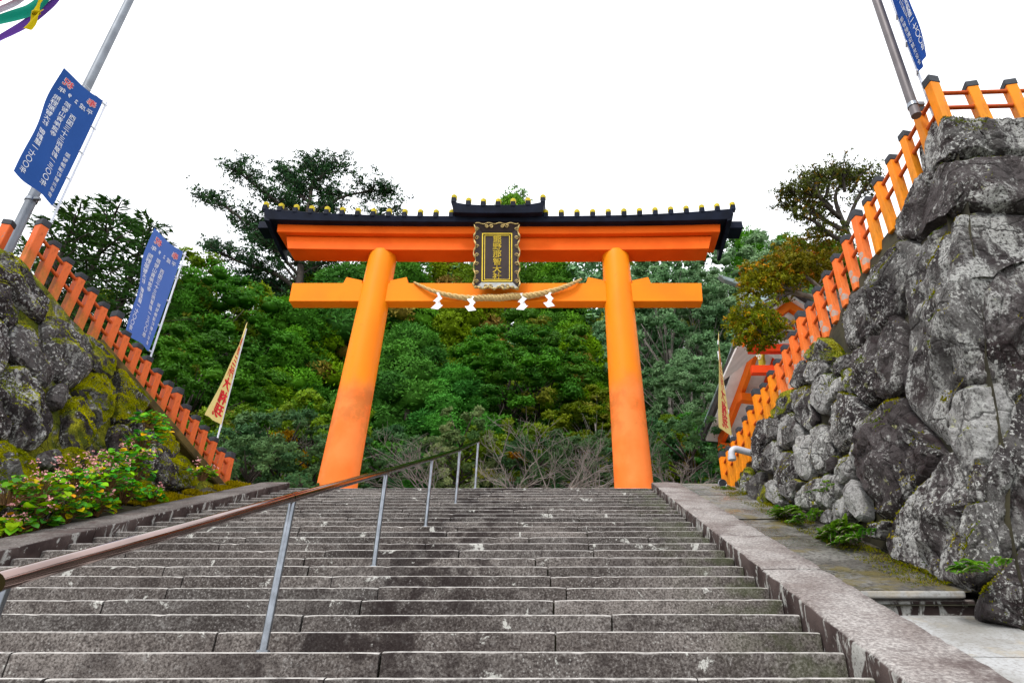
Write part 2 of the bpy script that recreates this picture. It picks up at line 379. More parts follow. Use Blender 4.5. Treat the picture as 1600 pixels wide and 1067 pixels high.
def mat_leaf(key, trans=0.28, rough=0.5, spec=0.35):
    n = NM('foliage_' + key)
    a = n.t.nodes.new('ShaderNodeAttribute'); a.attribute_name = 'tint'
    hs = n.t.nodes.new('ShaderNodeHueSaturation'); n.t.links.new(a.outputs['Color'], hs.inputs['Color'])
    r = n.rnd()
    n.val(hs.inputs['Hue'], n.ramp(r, 0, 1, 0.485, 0.512)); n.val(hs.inputs['Value'], n.ramp(r, 0, 1, LV * 0.85, LV * 1.15)); hs.inputs['Saturation'].default_value = 1.12
    n.out(hs.outputs[0], rough, 0, spec)
    tr = n.t.nodes.new('ShaderNodeBsdfTranslucent'); n.t.links.new(hs.outputs[0], tr.inputs['Color'])
    ms = n.t.nodes.new('ShaderNodeMixShader'); ms.inputs[0].default_value = trans
    o = n.t.nodes['Material Output']
    n.t.links.new(n.b.outputs[0], ms.inputs[1]); n.t.links.new(tr.outputs[0], ms.inputs[2]); n.t.links.new(ms.outputs[0], o.inputs[0])
    MAT['leaf_' + key] = n.m
LV = 2.15
mat_leaf('needle', 0.12, 0.7, 0.12); mat_leaf('broad', 0.25, 0.65, 0.15)
LV = 1.2
mat_leaf('moss', 0.1, 0.9, 0.05)

def mat_path():
    n = NM('wet_path')
    g = n.noise(24, 6, 0.75); b = n.mix(n.ramp(n.noise(1.2, 4), 0.35, 0.65), (0.06, 0.055, 0.045), (0.19, 0.185, 0.17))
    b = n.mix(n.ramp(g, 0.38, 0.56, 0.9, 0), b, (0.014, 0.011, 0.008))
    b = n.mix(n.ramp(g, 0.6, 0.75, 0, 0.6), b, (0.4, 0.39, 0.36))
    mo = n.ramp(n.noise(2.2, 5, 0.65, 0.3, off=(3, 1, 1)), 0.5, 0.62, 0, 0.75)
    b = n.mix(mo, b, (0.11, 0.085, 0.015))
    y = n.pos()[1]
    far = n.ramp(y, 8.8, 10.5)
    b = n.mix(n.math('MULTIPLY', n.math('MULTIPLY', far, 0.5), n.ramp(g, 0.35, 0.55)), b, (0.26, 0.26, 0.25))
    n.bump(n.math('ADD', g, n.noise(5, 4)), 0.7, 0.02)
    MAT['path'] = n.out(b, n.ramp(n.noise(1.6, 3), 0.4, 0.6, 0.2, 0.65), 0, 0.5)
    n = NM('pale_slab'); g = n.noise(40, 5, 0.7)
    b = n.mix(n.ramp(n.noise(1.8, 4), 0.35, 0.65), (0.22, 0.215, 0.20), (0.36, 0.365, 0.37))
    b = n.mix(n.ramp(g, 0.34, 0.55, 0.5, 0), b, (0.14, 0.12, 0.1))
    b = n.mix(n.ramp(n.noise(2.4, 5, 0.65, off=(1, 1, 4)), 0.56, 0.68, 0, 0.5), b, (0.3, 0.25, 0.17))
    n.bump(g, 0.4, 0.01); MAT['slab'] = n.out(b, 0.7, 0, 0.3)
mat_path()
def mat_ground():
    n = NM('forest_floor'); f = n.noise(2.0, 6, 0.65)
    c = n.mix(n.ramp(f, 0.35, 0.65), (0.03, 0.028, 0.012), (0.06, 0.075, 0.02))
    n.bump(n.noise(8, 5), 0.8, 0.06); MAT['ground'] = n.out(c, 0.95, 0, 0.1)
mat_ground()

# ------------------------------------------------------------------ layout constants (metres, eye at the origin)
Z0, M = -1.49, 0.416            # line through the step nosings: z = Z0 + M*y
RISE, TREAD, YB = 0.15, 0.3606, 4.05
NST0, NST1 = -5, 25             # first and last step
def nose(k): y = YB + TREAD * k; return y, Z0 + M * y
YTOP, ZTOP = nose(NST1)
XL, XR = -5.50, 1.64            # clear width between the parapets
PXR, PXL = 2.17, -6.05          # outer faces of the parapets
R_A, R_B = Vector((4.24, 5.53, 5.92)), Vector((3.07, 12.96, 4.0))      # foot line of the right fence: corner, far end
L_A, L_B = Vector((-8.05, 8.3, 6.03)), Vector((-6.70, 12.96, 3.96))    # the same on the left
def smooth(a, b, x):
    t = min(1.0, max(0.0, (x - a) / (b - a))); return t * t * (3 - 2 * t)

# ------------------------------------------------------------------ ground
def ground_z(x, y):
    hill = 0.0
    if y > 21: hill = (y - 21) * 0.56 - 0.0016 * max(0, y - 40) ** 2
    base = min(ZTOP, Z0 + M * max(y, -1.0)) - 0.55 if y < YTOP + 0.4 else ZTOP - 0.02
    base = base + max(hill, 0) if y > 21 else base
    # terraces behind the two rock walls
    if y < 21:
        tr = min(1, max(0, (y - R_A.y) / (R_B.y - R_A.y))); zr = R_A.z + (R_B.z - R_A.z) * tr; xr = R_A.x + (R_B.x - R_A.x) * tr
        tl = min(1, max(0, (y - L_A.y) / (L_B.y - L_A.y))); zl = L_A.z + (L_B.z - L_A.z) * tl; xl = L_A.x + (L_B.x - L_A.x) * tl
        if y > 5.7 and x > xr + 0.15: base = base + (zr - 0.12 - base) * smooth(xr + 0.15, xr + 0.3, x)
        if y > 5.7 and x < xl - 0.15: base = base + (zl - 0.12 - base) * smooth(-xl + 0.15, -xl + 0.3, -x)
    return base + 0.25 * smooth(22, 30, y) * mn.noise(Vector((x * 0.15, y * 0.15, 0))) * 4
def axis(lo, hi, f0, f1, step):
    a = [lo * 1.0]; x = lo
    far = list(np.linspace(lo, f0, 14))[:-1]; near = list(np.arange(f0, f1, step)); far2 = list(np.linspace(f1, hi, 14))
    return far + near + far2
gx = axis(-320, 320, -16, 14, 0.3); gy = axis(-60, 420, -3, 24, 0.3)
V = [(x, y, ground_z(x, y)) for y in gy for x in gx]
nx, ny = len(gx), len(gy)
me = bpy.data.meshes.new('ground')
me.from_pydata(V, [], [(j*nx+i, j*nx+i+1, (j+1)*nx+i+1, (j+1)*nx+i) for j in range(ny-1) for i in range(nx-1)])
me.polygons.foreach_set('use_smooth', [True] * len(me.polygons))
tag(link('ground', me, MAT['ground']), 'dark forest floor and hillside under the trees', kind='structure')
lb = MB().box(((XL+XR)/2, YTOP + 4.2, ZTOP - 0.06), (16, 7.6, 0.1))
tag(lb.build('landing_pavement', MAT['gravel']), 'flat stone landing under the orange gate at the top of the stairs', kind='structure')  # unseen top surface made pale so it bounces light to the eaves

tag(MB().box((9.3, 18.6, 3.90), (11.0, 10.6, 0.1)).build('bounce_court', MAT['gravel']), 'pale gravel added around the shrine hall to bounce light under its eaves', kind='structure')  # added pale ground, throws light up onto the shrine soffit

# ------------------------------------------------------------------ stairs
rng = random.Random(11)
stairs = empty('stone_staircase', ((XL+XR)/2, YB, 0.15), 'wide weathered dark stone staircase climbing to the orange gate', 'stairs')
core = MB()
for k in range(NST0, NST1 + 1):
    y, z = nose(k)
    core.box(((XL+XR)/2, y + 0.045 + 0.25, z - 0.09), (XR - XL + 0.1, 0.5, 0.14))
core.build('joint_bedding', MAT['joint_dirt'], stairs)
def step_block(x0, x1, y, z, rg):
    n = max(4, int((x1 - x0) / 0.055)); h = RISE + 0.012; d = TREAD + 0.06
    prof = [(d, -h), (0.006, -h), (0.0, -h * 0.72), (0.001, -h * 0.4), (0.0, -0.022), (0.004, -0.008), (0.016, -0.001), (0.05, 0.0), (d, 0.0)]
    o = rg.uniform(-0.008, 0.008); tz = rg.uniform(-0.004, 0.004); tilt = rg.uniform(-0.003, 0.003); m = len(prof); V = []; F = []
    for i in range(n + 1):
        t = i / n; x = x0 + (x1 - x0) * t; e = 0.008 * (max(0, 1 - i / 1.2) + max(0, 1 - (n - i) / 1.2))
        for j, (py, pz) in enumerate(prof):
            q = Vector((x * 7, j * 0.9, y * 5))
            a = mn.noise(q) * 0.0025 + mn.noise(q * 3.1) * 0.003
            chip = 0.0
            if j in (4, 5, 6): chip = max(0, mn.noise(Vector((x * 11.0, y * 9, 3))) - 0.35) * 0.03
            V.append((x, y + o + py + (a + e + chip if 0 < j < 7 else 0), z + pz + tz + tilt * (t - .5) * 2 - chip * 0.8 - (e * 0.6 if j in (5, 6) else 0) + (a * 0.4 if j >= 5 else 0)))
    for i in range(n):
        for j in range(m):
            j2 = (j + 1) % m; F.append((i*m + j, (i+1)*m + j, (i+1)*m + j2, i*m + j2))
    F.append(tuple(range(m))); F.append(tuple(n*m + j for j in range(m - 1, -1, -1)))
    mb = MB().add(V, F); return mb
for k in range(NST0, NST1 + 1):
    y, z = nose(k); x = XL - 0.02; cuts = [x]
    x += rng.uniform(0.4, 1.9)
    while x < XR - 0.5: cuts.append(x); x += rng.uniform(1.25, 2.3)
    cuts.append(XR - 0.004)
    for a, b in zip(cuts[:-1], cuts[1:]):
        g = rng.uniform(0.003, 0.009)
        step_block(a + g, b - g, y, z, rng).build('stone_block', MAT['step'], stairs, smooth=True, angle=40)

# ------------------------------------------------------------------ parapets
def parapet(name, x0, x1, lab, mat, seed):
    root = empty(name, ((x0+x1)/2, YB, 0.2), lab, 'parapet'); rg = random.Random(seed)
    y = 1.3; ys = [y]
    while y < YTOP - 1.2: y += rg.uniform(1.45, 1.95); ys.append(y)
    ys[-1] = YTOP + 0.12
    for a, b in zip(ys[:-1], ys[1:]):
        n = int((b - a) / 0.07); a += 0.005; b -= 0.005; dz = rg.uniform(-0.006, 0.006); V = []; F = []
        w = x1 - x0; prof = [(0, -0.6), (0, -0.3), (0, -0.12), (0.0, -0.02), (0.018, 0), (w*0.3, 0.004), (w*0.7, 0.002), (w-0.018, 0), (w, -0.02), (w, -0.12), (w, -0.6)]
        m = len(prof)
        for i in range(n + 1):
            yy = a + (b - a) * i / n; e = 0.01 if i in (0, n) else 0
            for j, (px_, pz) in enumerate(prof):
                q = Vector((px_ * 9 + x0, yy * 6, pz * 8)); d = mn.noise(q) * 0.007 + mn.noise(q * 3) * 0.004
                V.append((x0 + px_ + d, yy, Z0 + 0.11 + M * yy + pz + dz + d - (e if 3 <= j <= 8 else 0)))
        for i in range(n):
            for j in range(m):
                j2 = (j + 1) % m; F.append((i*m+j, (i+1)*m+j, (i+1)*m+j2, i*m+j2))
        F.append(tuple(range(m))); F.append(tuple(n*m+j for j in range(m-1, -1, -1)))
        MB().add(V, F).build('coping_stone', mat, root, smooth=True, angle=50)
    return root
parapet('stair_parapet', XR, PXR, 'pinkish grey stone parapet sloping up along the right of the stairs', MAT['parapet'], 4)
parapet('stair_parapet', PXL, XL, 'dark lichen spotted stone parapet sloping up along the left of the stairs', MAT['parapet_left'], 9)

# ------------------------------------------------------------------ path on the right
path = empty('side_path', (2.6, 8, 1.8)); tag(path, 'wet mossy stone path between right parapet and rock wall', kind='structure')
rg = random.Random(3); y = 5.47
ys = [y]
while y < YTOP: y += rg.uniform(0.95, 1.5); ys.append(y)
for a, b in zip(ys[:-1], ys[1:]):
    za, zb = Z0 + 0.05 + M * a, Z0 + 0.05 + M * b; t = rg.uniform(-0.008, 0.008)
    def fn(u, v, a=a, b=b, t=t):
        x = PXR - 0.01 + 1.15 * u; yy = a + 0.006 + (b - a - 0.012) * v
        return (x, yy, Z0 + 0.05 + M * yy + t + 0.012 * mn.noise(Vector((x * 4, yy * 4, 0))) + 0.05 * max(0, u - 0.75))
    MB().grid(fn, 12, 14).build('paving_slab', MAT['path'], path, smooth=True)
MB().grid(lambda u, v: (PXR - 0.01 + 1.2*u, 5.4 + (YTOP + 0.5 - 5.4)*v, Z0 - 0.02 + M*(5.4 + (YTOP + 0.5 - 5.4)*v)), 2, 4).build('joint_bedding', MAT['joint_dirt'], path)
zs = Z0 + 0.05 + M * 5.45
MB().box((2.58, 5.46, zs - 0.012), (0.79, 0.16, 0.05), Matrix.Rotation(0.015, 3, 'Z')).build('edge_slab', MAT['slab'], path, bevel=0.012, seg=2)
MB().box((2.62, 5.52, zs - 0.12), (0.9, 0.16, 0.16)).build('step_riser', MAT['parapet'], path, bevel=0.015)
y = 1.2
for a, b in ((1.2, 2.6), (2.6, 3.7), (3.7, 4.62), (4.62, 5.46)):
    def fn(u, v, a=a, b=b):
        x = PXR - 0.01 + 1.6 * u; yy = a + 0.004 + (b - a - 0.008) * v
        return (x, yy, Z0 - 0.10 + M * yy + 0.004 * mn.noise(Vector((x * 3, yy * 3, 0))))
    MB().grid(fn, 10, 10).build('pale_slab', MAT['slab'], path, smooth=True)

# ------------------------------------------------------------------ rock walls
def plane(p, q, r):
    n = (q - p).cross(r - p).normalized(); return p, n
RS = plane(Vector((2.95, 5.12, 0.68)), Vector((3.02, 12.4, 3.71)), R_A)                     # side face of the right wall
RF = plane(Vector((2.95, 5.12, 0.68)), R_A, Vector((3.95, 4.98, 0.68)))                      # front face past its corner
LS = plane(Vector((-6.25, 7.0, 1.55)), Vector((-6.50, 12.9, 3.95)), L_A)
def hit(px, py, planes):
    d = ray(px, py); best = -1e9
    for p, n in planes:
        t = p.dot(n) / d.dot(n)
        if t > 0: best = max(best, t)
    return d * best
def resample(poly, n):
    pts = [Vector(p) for p in poly]; L = [0.0]
    for i in range(len(pts)): L.append(L[-1] + (pts[(i+1) % len(pts)] - pts[i]).length)
    out = []
    for k in range(n):
        s = L[-1] * k / n
        i = max(j for j in range(len(pts)) if L[j] <= s + 1e-9)
        t = (s - L[i]) / max(1e-9, L[i+1] - L[i]); out.append(pts[i].lerp(pts[(i+1) % len(pts)], t))
    # round the corners a little
    for _ in range(2): out = [(out[i-1] + out[i]*2 + out[(i+1) % n]) / 4 for i in range(n)]
    return out
def stone(poly, planes, mat, parent, seed, bulge=0.3, grow=1.015, nring=9, nb=56, name='stone'):
    ext = max(max(q[0] for q in poly) - min(q[0] for q in poly), max(q[1] for q in poly) - min(q[1] for q in poly)); nb = 104 if ext > 110 else nb
    b = resample(poly, nb); c = sum(b, Vector((0, 0))) / nb
    S = [hit(q.x, q.y, planes) for q in b]; Cw = hit(c.x, c.y, planes)
    # outward normal from the boundary loop
    nrm = Vector((0, 0, 0))
    for i in range(nb): nrm += (S[i] - Cw).cross(S[(i+1) % nb] - Cw)
    nrm.normalize()
    if nrm.dot(-Cw) < 0: nrm = -nrm
    size = sum((s - Cw).length for s in S) / nb; B = bulge * size * 0.62
    V = []; sv = Vector((seed * 3.7, seed * 1.3, seed * 2.1))
    rg = random.Random(seed)
    # a few tilted break planes give flat facets; the outline stays that of the stone
    e1 = (S[0] - Cw); e1 = (e1 - nrm * e1.dot(nrm)).normalized(); e2 = nrm.cross(e1); fac = []
    for _ in range(9):
        a = rg.uniform(0, 6.28); g = rg.uniform(0.1, 0.8); fac.append((e1 * math.cos(a) * g + e2 * math.sin(a) * g, B * rg.uniform(0.55, 1.15)))
    gap = min(0.16 * size, 0.15)
    rings = [(1.0, -0.75), (1.0, -0.42), (1.0, -0.2), (0.99, None)] + [(s, None) for s in ((0.965, 0.93, 0.88, 0.8, 0.7, 0.58, 0.45, 0.31, 0.16) if nb < 100 else (0.97, 0.945, 0.92, 0.885, 0.85, 0.81, 0.77, 0.72, 0.67, 0.61, 0.55, 0.49, 0.43, 0.36, 0.29, 0.22, 0.14, 0.07))]
    def place(s, q, dep):
        w = c + (q - c) * s * grow
        p = hit(w.x, w.y, planes)
        if dep is not None: return p + nrm * (dep * size)
        h = B * (1 - s ** 5) ** 0.5; L_ = p - Cw
        for g, r in fac: h = min(h, r - g.dot(L_) * 0.8)
        h = max(h, -0.05 * size) - gap * smooth(0.86, 1.0, s)
        return p + nrm * h
    def rough(p, k=1.0):
        q = p * (1.1 / max(size, .25)) + sv
        f = mn.fractal(q * 1.6, 0.8, 2.1, 5) * 0.06 * size + mn.noise(p * 9 + sv) * 0.016 + mn.noise(p * 22 + sv) * 0.009
        rd = (0.3 - abs(mn.noise(q * 2.6 + sv))) * 0.08 * size - max(0, 0.05 - abs(mn.noise(q * Vector((1.4, 1.4, .7)) + sv * 2))) * 0.9 * size
        st = mn.noise(p * 5 + sv); st = 0.05 * size * (math.floor(st * 4) / 4)          # small stepped fractures
        return p + nrm * (f + rd + st) * k
    for ri, (s, dep) in enumerate(rings):
        for q in b: V.append(rough(place(s, q, dep), 0.4 if ri < 3 else (0.6 if ri == 3 else 1.0)))
    V.append(rough(place(0.0, c, None)))
    F = []
    for r in range(len(rings) - 1):
        for i in range(nb):
            i2 = (i + 1) % nb; F.append((r*nb+i, r*nb+i2, (r+1)*nb+i2, (r+1)*nb+i))
    last = (len(rings) - 1) * nb
    for i in range(nb): F.append((last + i, last + (i+1) % nb, len(V) - 1))
    F.append(tuple(range(nb - 1, -1, -1)))
    return MB().add(V, F).build(name, mat, parent, smooth=True, angle=28)
def cr(ox, oy, s, pts): return [(ox + x / s, oy + y / s) for x, y in pts]
A8 = lambda *p: cr(1120, 560, 3.137, p)
A7 = lambda *p: cr(1100, 500, 1.882, p)
A3 = lambda *p: cr(1360, 340, 2.32, p)
A6 = lambda *p: cr(1300, 0, 2.134, p)
AP = lambda *p: list(p)
rwall = empty('rock_retaining_wall', (3.0, 8.0, 1.9), 'tall wall of huge grey lichen covered boulders on the right', 'wall')
stones_r = [
 (A6((305,400),(360,385),(640,380),(720,380),(720,480),(560,500),(480,505),(370,515),(330,550),(300,560),(285,480)), '', .34),
 (A6((330,560),(360,520),(480,508),(560,502),(720,495),(720,690),(520,690),(440,670),(360,690),(300,750),(272,775),(290,680)), '_dark', .34),
 (A6((195,790),(230,680),(270,590),(300,560),(325,570),(290,680),(270,780),(220,800)), '_dark', .3),
 (AP((1298,505),(1328,450),(1356,412),(1394,365),(1424,372),(1422,422),(1403,468),(1384,500),(1345,530),(1312,548)), '', .25),
 (AP((1401,383),(1424,370),(1445,345),(1470,324),(1506,318),(1545,326),(1615,326),(1615,396),(1560,398),(1543,440),(1534,487),(1541,547),(1552,590),(1507,594),(1485,607),(1473,637),(1473,685),(1458,701),(1425,668),(1399,637),(1394,611),(1401,555),(1399,470)), '', .42),
 (A3((470,140),(557,135),(610,140),(610,560),(557,640),(515,670),(460,580),(415,510),(405,400),(410,280)), '_dark', .4),
 (A3((265,700),(290,620),(340,595),(450,585),(510,680),(470,760),(430,850),(430,880),(370,880),(345,1010),(310,900),(270,800)), '_pale', .36),
 (A3((345,1020),(370,885),(425,892),(415,960),(410,1020),(360,1022)), '', .35),
 (A7((512,670),(530,610),(590,500),(660,420),(710,362),(740,400),(760,490),(765,540),(740,600),(745,700),(760,780),(690,785),(660,760),(560,720),(520,700)), '_dark', .4),
 (A7((748,560),(765,530),(830,530),(850,600),(865,690),(840,710),(800,760),(760,780),(742,690)), '', .3),
 (A7((830,440),(870,340),(941,190),(965,240),(965,640),(900,720),(870,690),(850,590),(825,490)), '', .34),
 (A7((815,830),(830,790),(870,740),(941,660),(970,680),(970,910),(900,885),(815,860)), '_dark', .42),
 (A7((425,380),(475,280),(510,225),(545,215),(590,270),(640,340),(668,390),(650,440),(590,510),(540,575),(490,585),(480,520),(440,460)), '_dark', .36),
 (AP((1362,568),(1369,521),(1386,487),(1397,504),(1401,555),(1397,599),(1377,620),(1360,616)), '_dark', .36),
 (AP((1318,575),(1325,545),(1345,535),(1362,518),(1366,560),(1360,612),(1345,630),(1325,610)), '_dark', .36),
 (AP((1372,640),(1398,622),(1404,650),(1440,690),(1456,705),(1440,715),(1400,680)), '_dark', .3),
 (A8((405,70),(430,10),(510,0),(525,30),(480,100),(440,125)), '_pale', .36),
 (A8((440,150),(465,80),(530,65),(565,90),(560,160),(530,230),(500,270),(460,250),(440,200)), '_pale', .36),
 (A8((355,200),(370,140),(430,120),(455,150),(450,240),(460,290),(430,355),(400,330),(360,270)), '', .36),
 (A8((535,210),(560,100),(597,85),(592,160)), '_pale', .3),
 (A8((280,380),(300,290),(340,255),(385,300),(395,360),(370,400),(320,440),(290,430)), '_pale', .36),
 (A8((365,510),(372,370),(435,365),(440,440),(440,540),(420,590),(380,580)), '_pale', .32),
 (A8((435,480),(445,330),(500,310),(530,370),(545,460),(510,550),(465,560)), '', .36),
 (A8((535,330),(545,230),(595,150),(660,180),(715,260),(690,330),(640,400),(570,455),(540,400)), '', .34),
 (A8((160,480),(165,360),(190,290),(240,280),(235,370),(210,440),(185,540),(160,560)), '', .36),
 (A8((210,490),(230,430),(270,390),(295,440),(290,500),(250,560),(215,550)), '', .36),
 (A8((255,580),(290,500),(330,445),(370,445),(370,560),(345,640),(330,700),(295,660)), '', .36),
 (A8((340,650),(350,600),(375,585),(405,600),(380,640),(355,685)), '', .36),
 (A8((365,700),(380,650),(430,600),(495,575),(490,640),(500,700),(440,740),(375,730)), '_pale', .34),
 (A8((490,640),(500,575),(540,555),(575,590),(580,640),(545,700),(530,740),(500,700)), '_pale', .34),
 (A8((560,590),(565,540),(600,480),(640,470),(645,540),(635,580),(590,610)), '_pale', .36),
 (A8((527,520),(550,470),(570,480),(565,540),(540,560)), '', .36),
 (A8((550,780),(560,710),(620,660),(640,700),(650,760),(600,800),(555,810)), '_pale', .36),
 (A8((615,640),(640,580),(690,640),(700,760),(680,795),(640,750)), '_pale', .34),
 (A8((185,690),(200,650),(225,610),(240,650),(250,725),(210,730)), '_moss', .36),
 (A8((225,610),(250,585),(290,660),(305,700),(270,720),(240,680)), '_pale', .36),
 (A8((140,640),(150,590),(205,545),(190,640),(180,700),(150,705)), '', .36),
 (A8((95,600),(130,520),(160,560),(140,660),(105,680)), '_moss', .34),
 (A8((715,840),(800,790),(830,790),(800,840),(780,880),(720,870)), '_pale', .4),
 (A8((495,790),(500,755),(545,735),(545,800),(520,810)), '_pale', .36),
 (A8((250,260),(270,230),(320,170),(350,140),(362,150),(355,210),(340,250),(300,290),(260,330)), '_moss', .34),
 (A8((345,130),(380,50),(410,0),(422,60),(405,110),(380,150)), '', .34),
 (A8((235,340),(250,280),(275,290),(300,300),(280,380),(240,400)), '', .34),
 (A8((600,60),(640,40),(655,100),(640,170),(600,150)), '_moss', .34),
 (A8((540,50),(580,0),(630,-30),(640,40),(600,60),(570,90)), '', .34),
 (A8((395,-10),(440,-70),(520,-110),(560,-60),(580,0),(530,15),(430,8)), '_moss', .3),
 (A8((640,460),(655,420),(690,380),(690,440),(660,540)), '_pale', .3),
]
for i, (pl, k, bu) in enumerate(stones_r): stone(pl, (RS, RF), MAT['rock' + k], rwall, 100 + i, bu)
# packed earth and rubble the boulders are bedded in
def bedding(parent, pl, p0, p1, q0, q1, off, name='earth_bedding', mat='earth', nu=40, nv=16):
    """ruled sheet between base line p0-p1 and top line q0-q1, set `off` behind the wall plane"""
    n = pl[1]; n = -n if n.dot(-p0) < 0 else n
    def fn(u, v):
        p = p0.lerp(p1, u).lerp(q0.lerp(q1, u), v) - n * off
        return p + n * 0.05 * mn.fractal(p * 2.2, 1.0, 2.0, 4)
    MB().grid(fn, nu, nv).build(name, MAT[mat], parent, smooth=True)
bedding(rwall, RS, Vector((2.96, 5.0, 0.3)), Vector((3.04, 13.2, 3.85)), R_A, R_B, 0.13)
bedding(rwall, RF, Vector((2.95, 5.12, 0.3)), Vector((5.6, 4.9, 0.3)), R_A, R_A + Vector((2.6, -0.1, 0)), 0.2)

lwall = empty('rock_retaining_wall', (-6.3, 9.0, 2.4), 'mossy wall of dark rounded boulders on the left below the fence', 'wall')
B4 = lambda *p: cr(0, 360, 3.14, p)
B7 = lambda *p: cr(0, 380, 2.32, p)
B6 = lambda *p: cr(0, 620, 4.444, p)
stones_l = [
 (B4((-90,100),(0,92),(60,100),(110,130),(160,190),(230,290),(270,340),(265,380),(240,440),(190,410),(130,350),(80,280),(40,250),(-90,240)), '_left', .3),
 (B4((-90,250),(0,245),(45,260),(75,310),(85,380),(110,440),(70,480),(40,430),(0,400),(-90,400)), '_dark', .32),
 (B4((-90,410),(0,410),(45,450),(75,540),(65,640),(20,710),(-90,700)), '_dark', .34),
 (B4((80,500),(110,440),(160,450),(220,550),(280,640),(295,700),(250,770),(200,710),(120,640),(85,600)), '_left', .34),
 (B4((240,440),(270,405),(330,420),(390,480),(440,540),(470,630),(460,690),(400,750),(360,760),(310,700),(290,640),(250,560),(240,500)), '_left', .38),
 (B4((0,760),(30,690),(90,650),(150,650),(200,710),(235,790),(250,860),(285,930),(270,1000),(200,1060),(130,1050),(110,950),(60,850),(10,800)), '_left', .4),
 (B4((275,780),(300,745),(340,750),(350,800),(320,870),(290,860),(270,830)), '_left', .36),
 (B4((345,880),(380,820),(410,795),(440,840),(480,930),(485,990),(460,1067),(400,1090),(360,1000)), '_moss', .4),
 (B4((400,770),(470,690),(530,690),(560,740),(590,800),(570,900),(520,960),(490,900),(450,850)), '_moss', .4),
 (B4((590,850),(600,790),(650,820),(670,880),(650,940),(600,930)), '_moss', .36),
 (B4((570,1000),(590,940),(640,950),(660,1020),(640,1080),(590,1090)), '_left', .36),
 (B4((-90,800),(0,800),(40,880),(75,960),(60,1020),(0,1010),(-90,1000)), '_left', .34),
 (B7((-40,720),(40,715),(90,740),(140,780),(160,840),(140,880),(90,900),(50,860),(-40,850)), '_moss', .4),
 (B7((155,780),(170,750),(215,740),(235,775),(210,810),(170,805)), '_pale', .4),
 (B6((1000,560),(1020,420),(1060,270),(1120,210),(1155,260),(1150,330),(1110,430),(1060,520)), '_left', .38),
 (B6((1100,450),(1150,340),(1190,330),(1240,420),(1265,560),(1250,620),(1190,590),(1120,520)), '_left', .38),
 (B6((830,300),(850,240),(920,200),(950,270),(930,340),(870,380)), '_left', .36),
 (B6((640,100),(650,30),(700,0),(770,-20),(790,60),(740,100),(700,70),(680,90)), '_pale', .3),
 (B6((-60,620),(40,590),(85,620),(80,690),(-60,690)), '_pale', .36),
 (B6((860,420),(900,360),(1000,380),(1010,480),(960,580),(880,540)), '_left', .36),
 (B6((430,420),(520,330),(640,380),(680,500),(600,600),(470,560)), '_moss', .36),
 (B6((680,420),(760,360),(840,420),(850,560),(760,620),(690,560)), '_left', .36),
 (B6((80,760),(180,680),(330,680),(380,800),(300,900),(120,880)), '_moss', .36),
 (B6((900,640),(1000,580),(1090,600),(1080,700),(960,720)), '_moss', .36),
 (B6((1220,480),(1270,440),(1340,540),(1330,620),(1270,620)), '_moss', .34),
 (AP((138,518),(160,535),(186,565),(180,592),(150,572)), '_moss', .34), (AP((190,572),(215,598),(240,628),(224,648),(200,622)), '_moss', .34), (AP((242,638),(262,662),(288,702),(272,716),(248,690)), '_moss', .34), (AP((222,652),(245,674),(264,706),(240,716),(222,692)), '_left', .36), (AP((262,716),(286,708),(318,742),(312,762),(276,752)), '_moss', .34),
]
for i, (pl, k, bu) in enumerate(stones_l): stone(pl, (LS,), MAT['rock' + k], lwall, 300 + i, bu)
bedding(lwall, LS, Vector((-6.25, 8.1, 1.7)), Vector((-6.50, 13.2, 3.9)), L_A + Vector((0, 0, .02)), L_B, 0.13, mat='rock_moss')
bedding(lwall, LS, Vector((-6.15, 5.0, 0.4)), Vector((-6.25, 8.15, 1.75)), L_A + Vector((-.6, -3.2, -.05)), L_A + Vector((0, 0.02, 0)), 0.15, mat='rock_moss')
tag(MB().grid(lambda u, v: (-6.0 - 0.55 * u, 4.5 + 8.7 * v, Z0 + 0.02 + M * (4.5 + 8.7 * v) + 0.10 * u + 0.05 * mn.noise(Vector((u * 3, v * 30, 0)))), 6, 40).build('planting_bed', MAT['earth'], smooth=True),
    'strip of dark soil between the left parapet and the mossy rock wall', kind='structure')

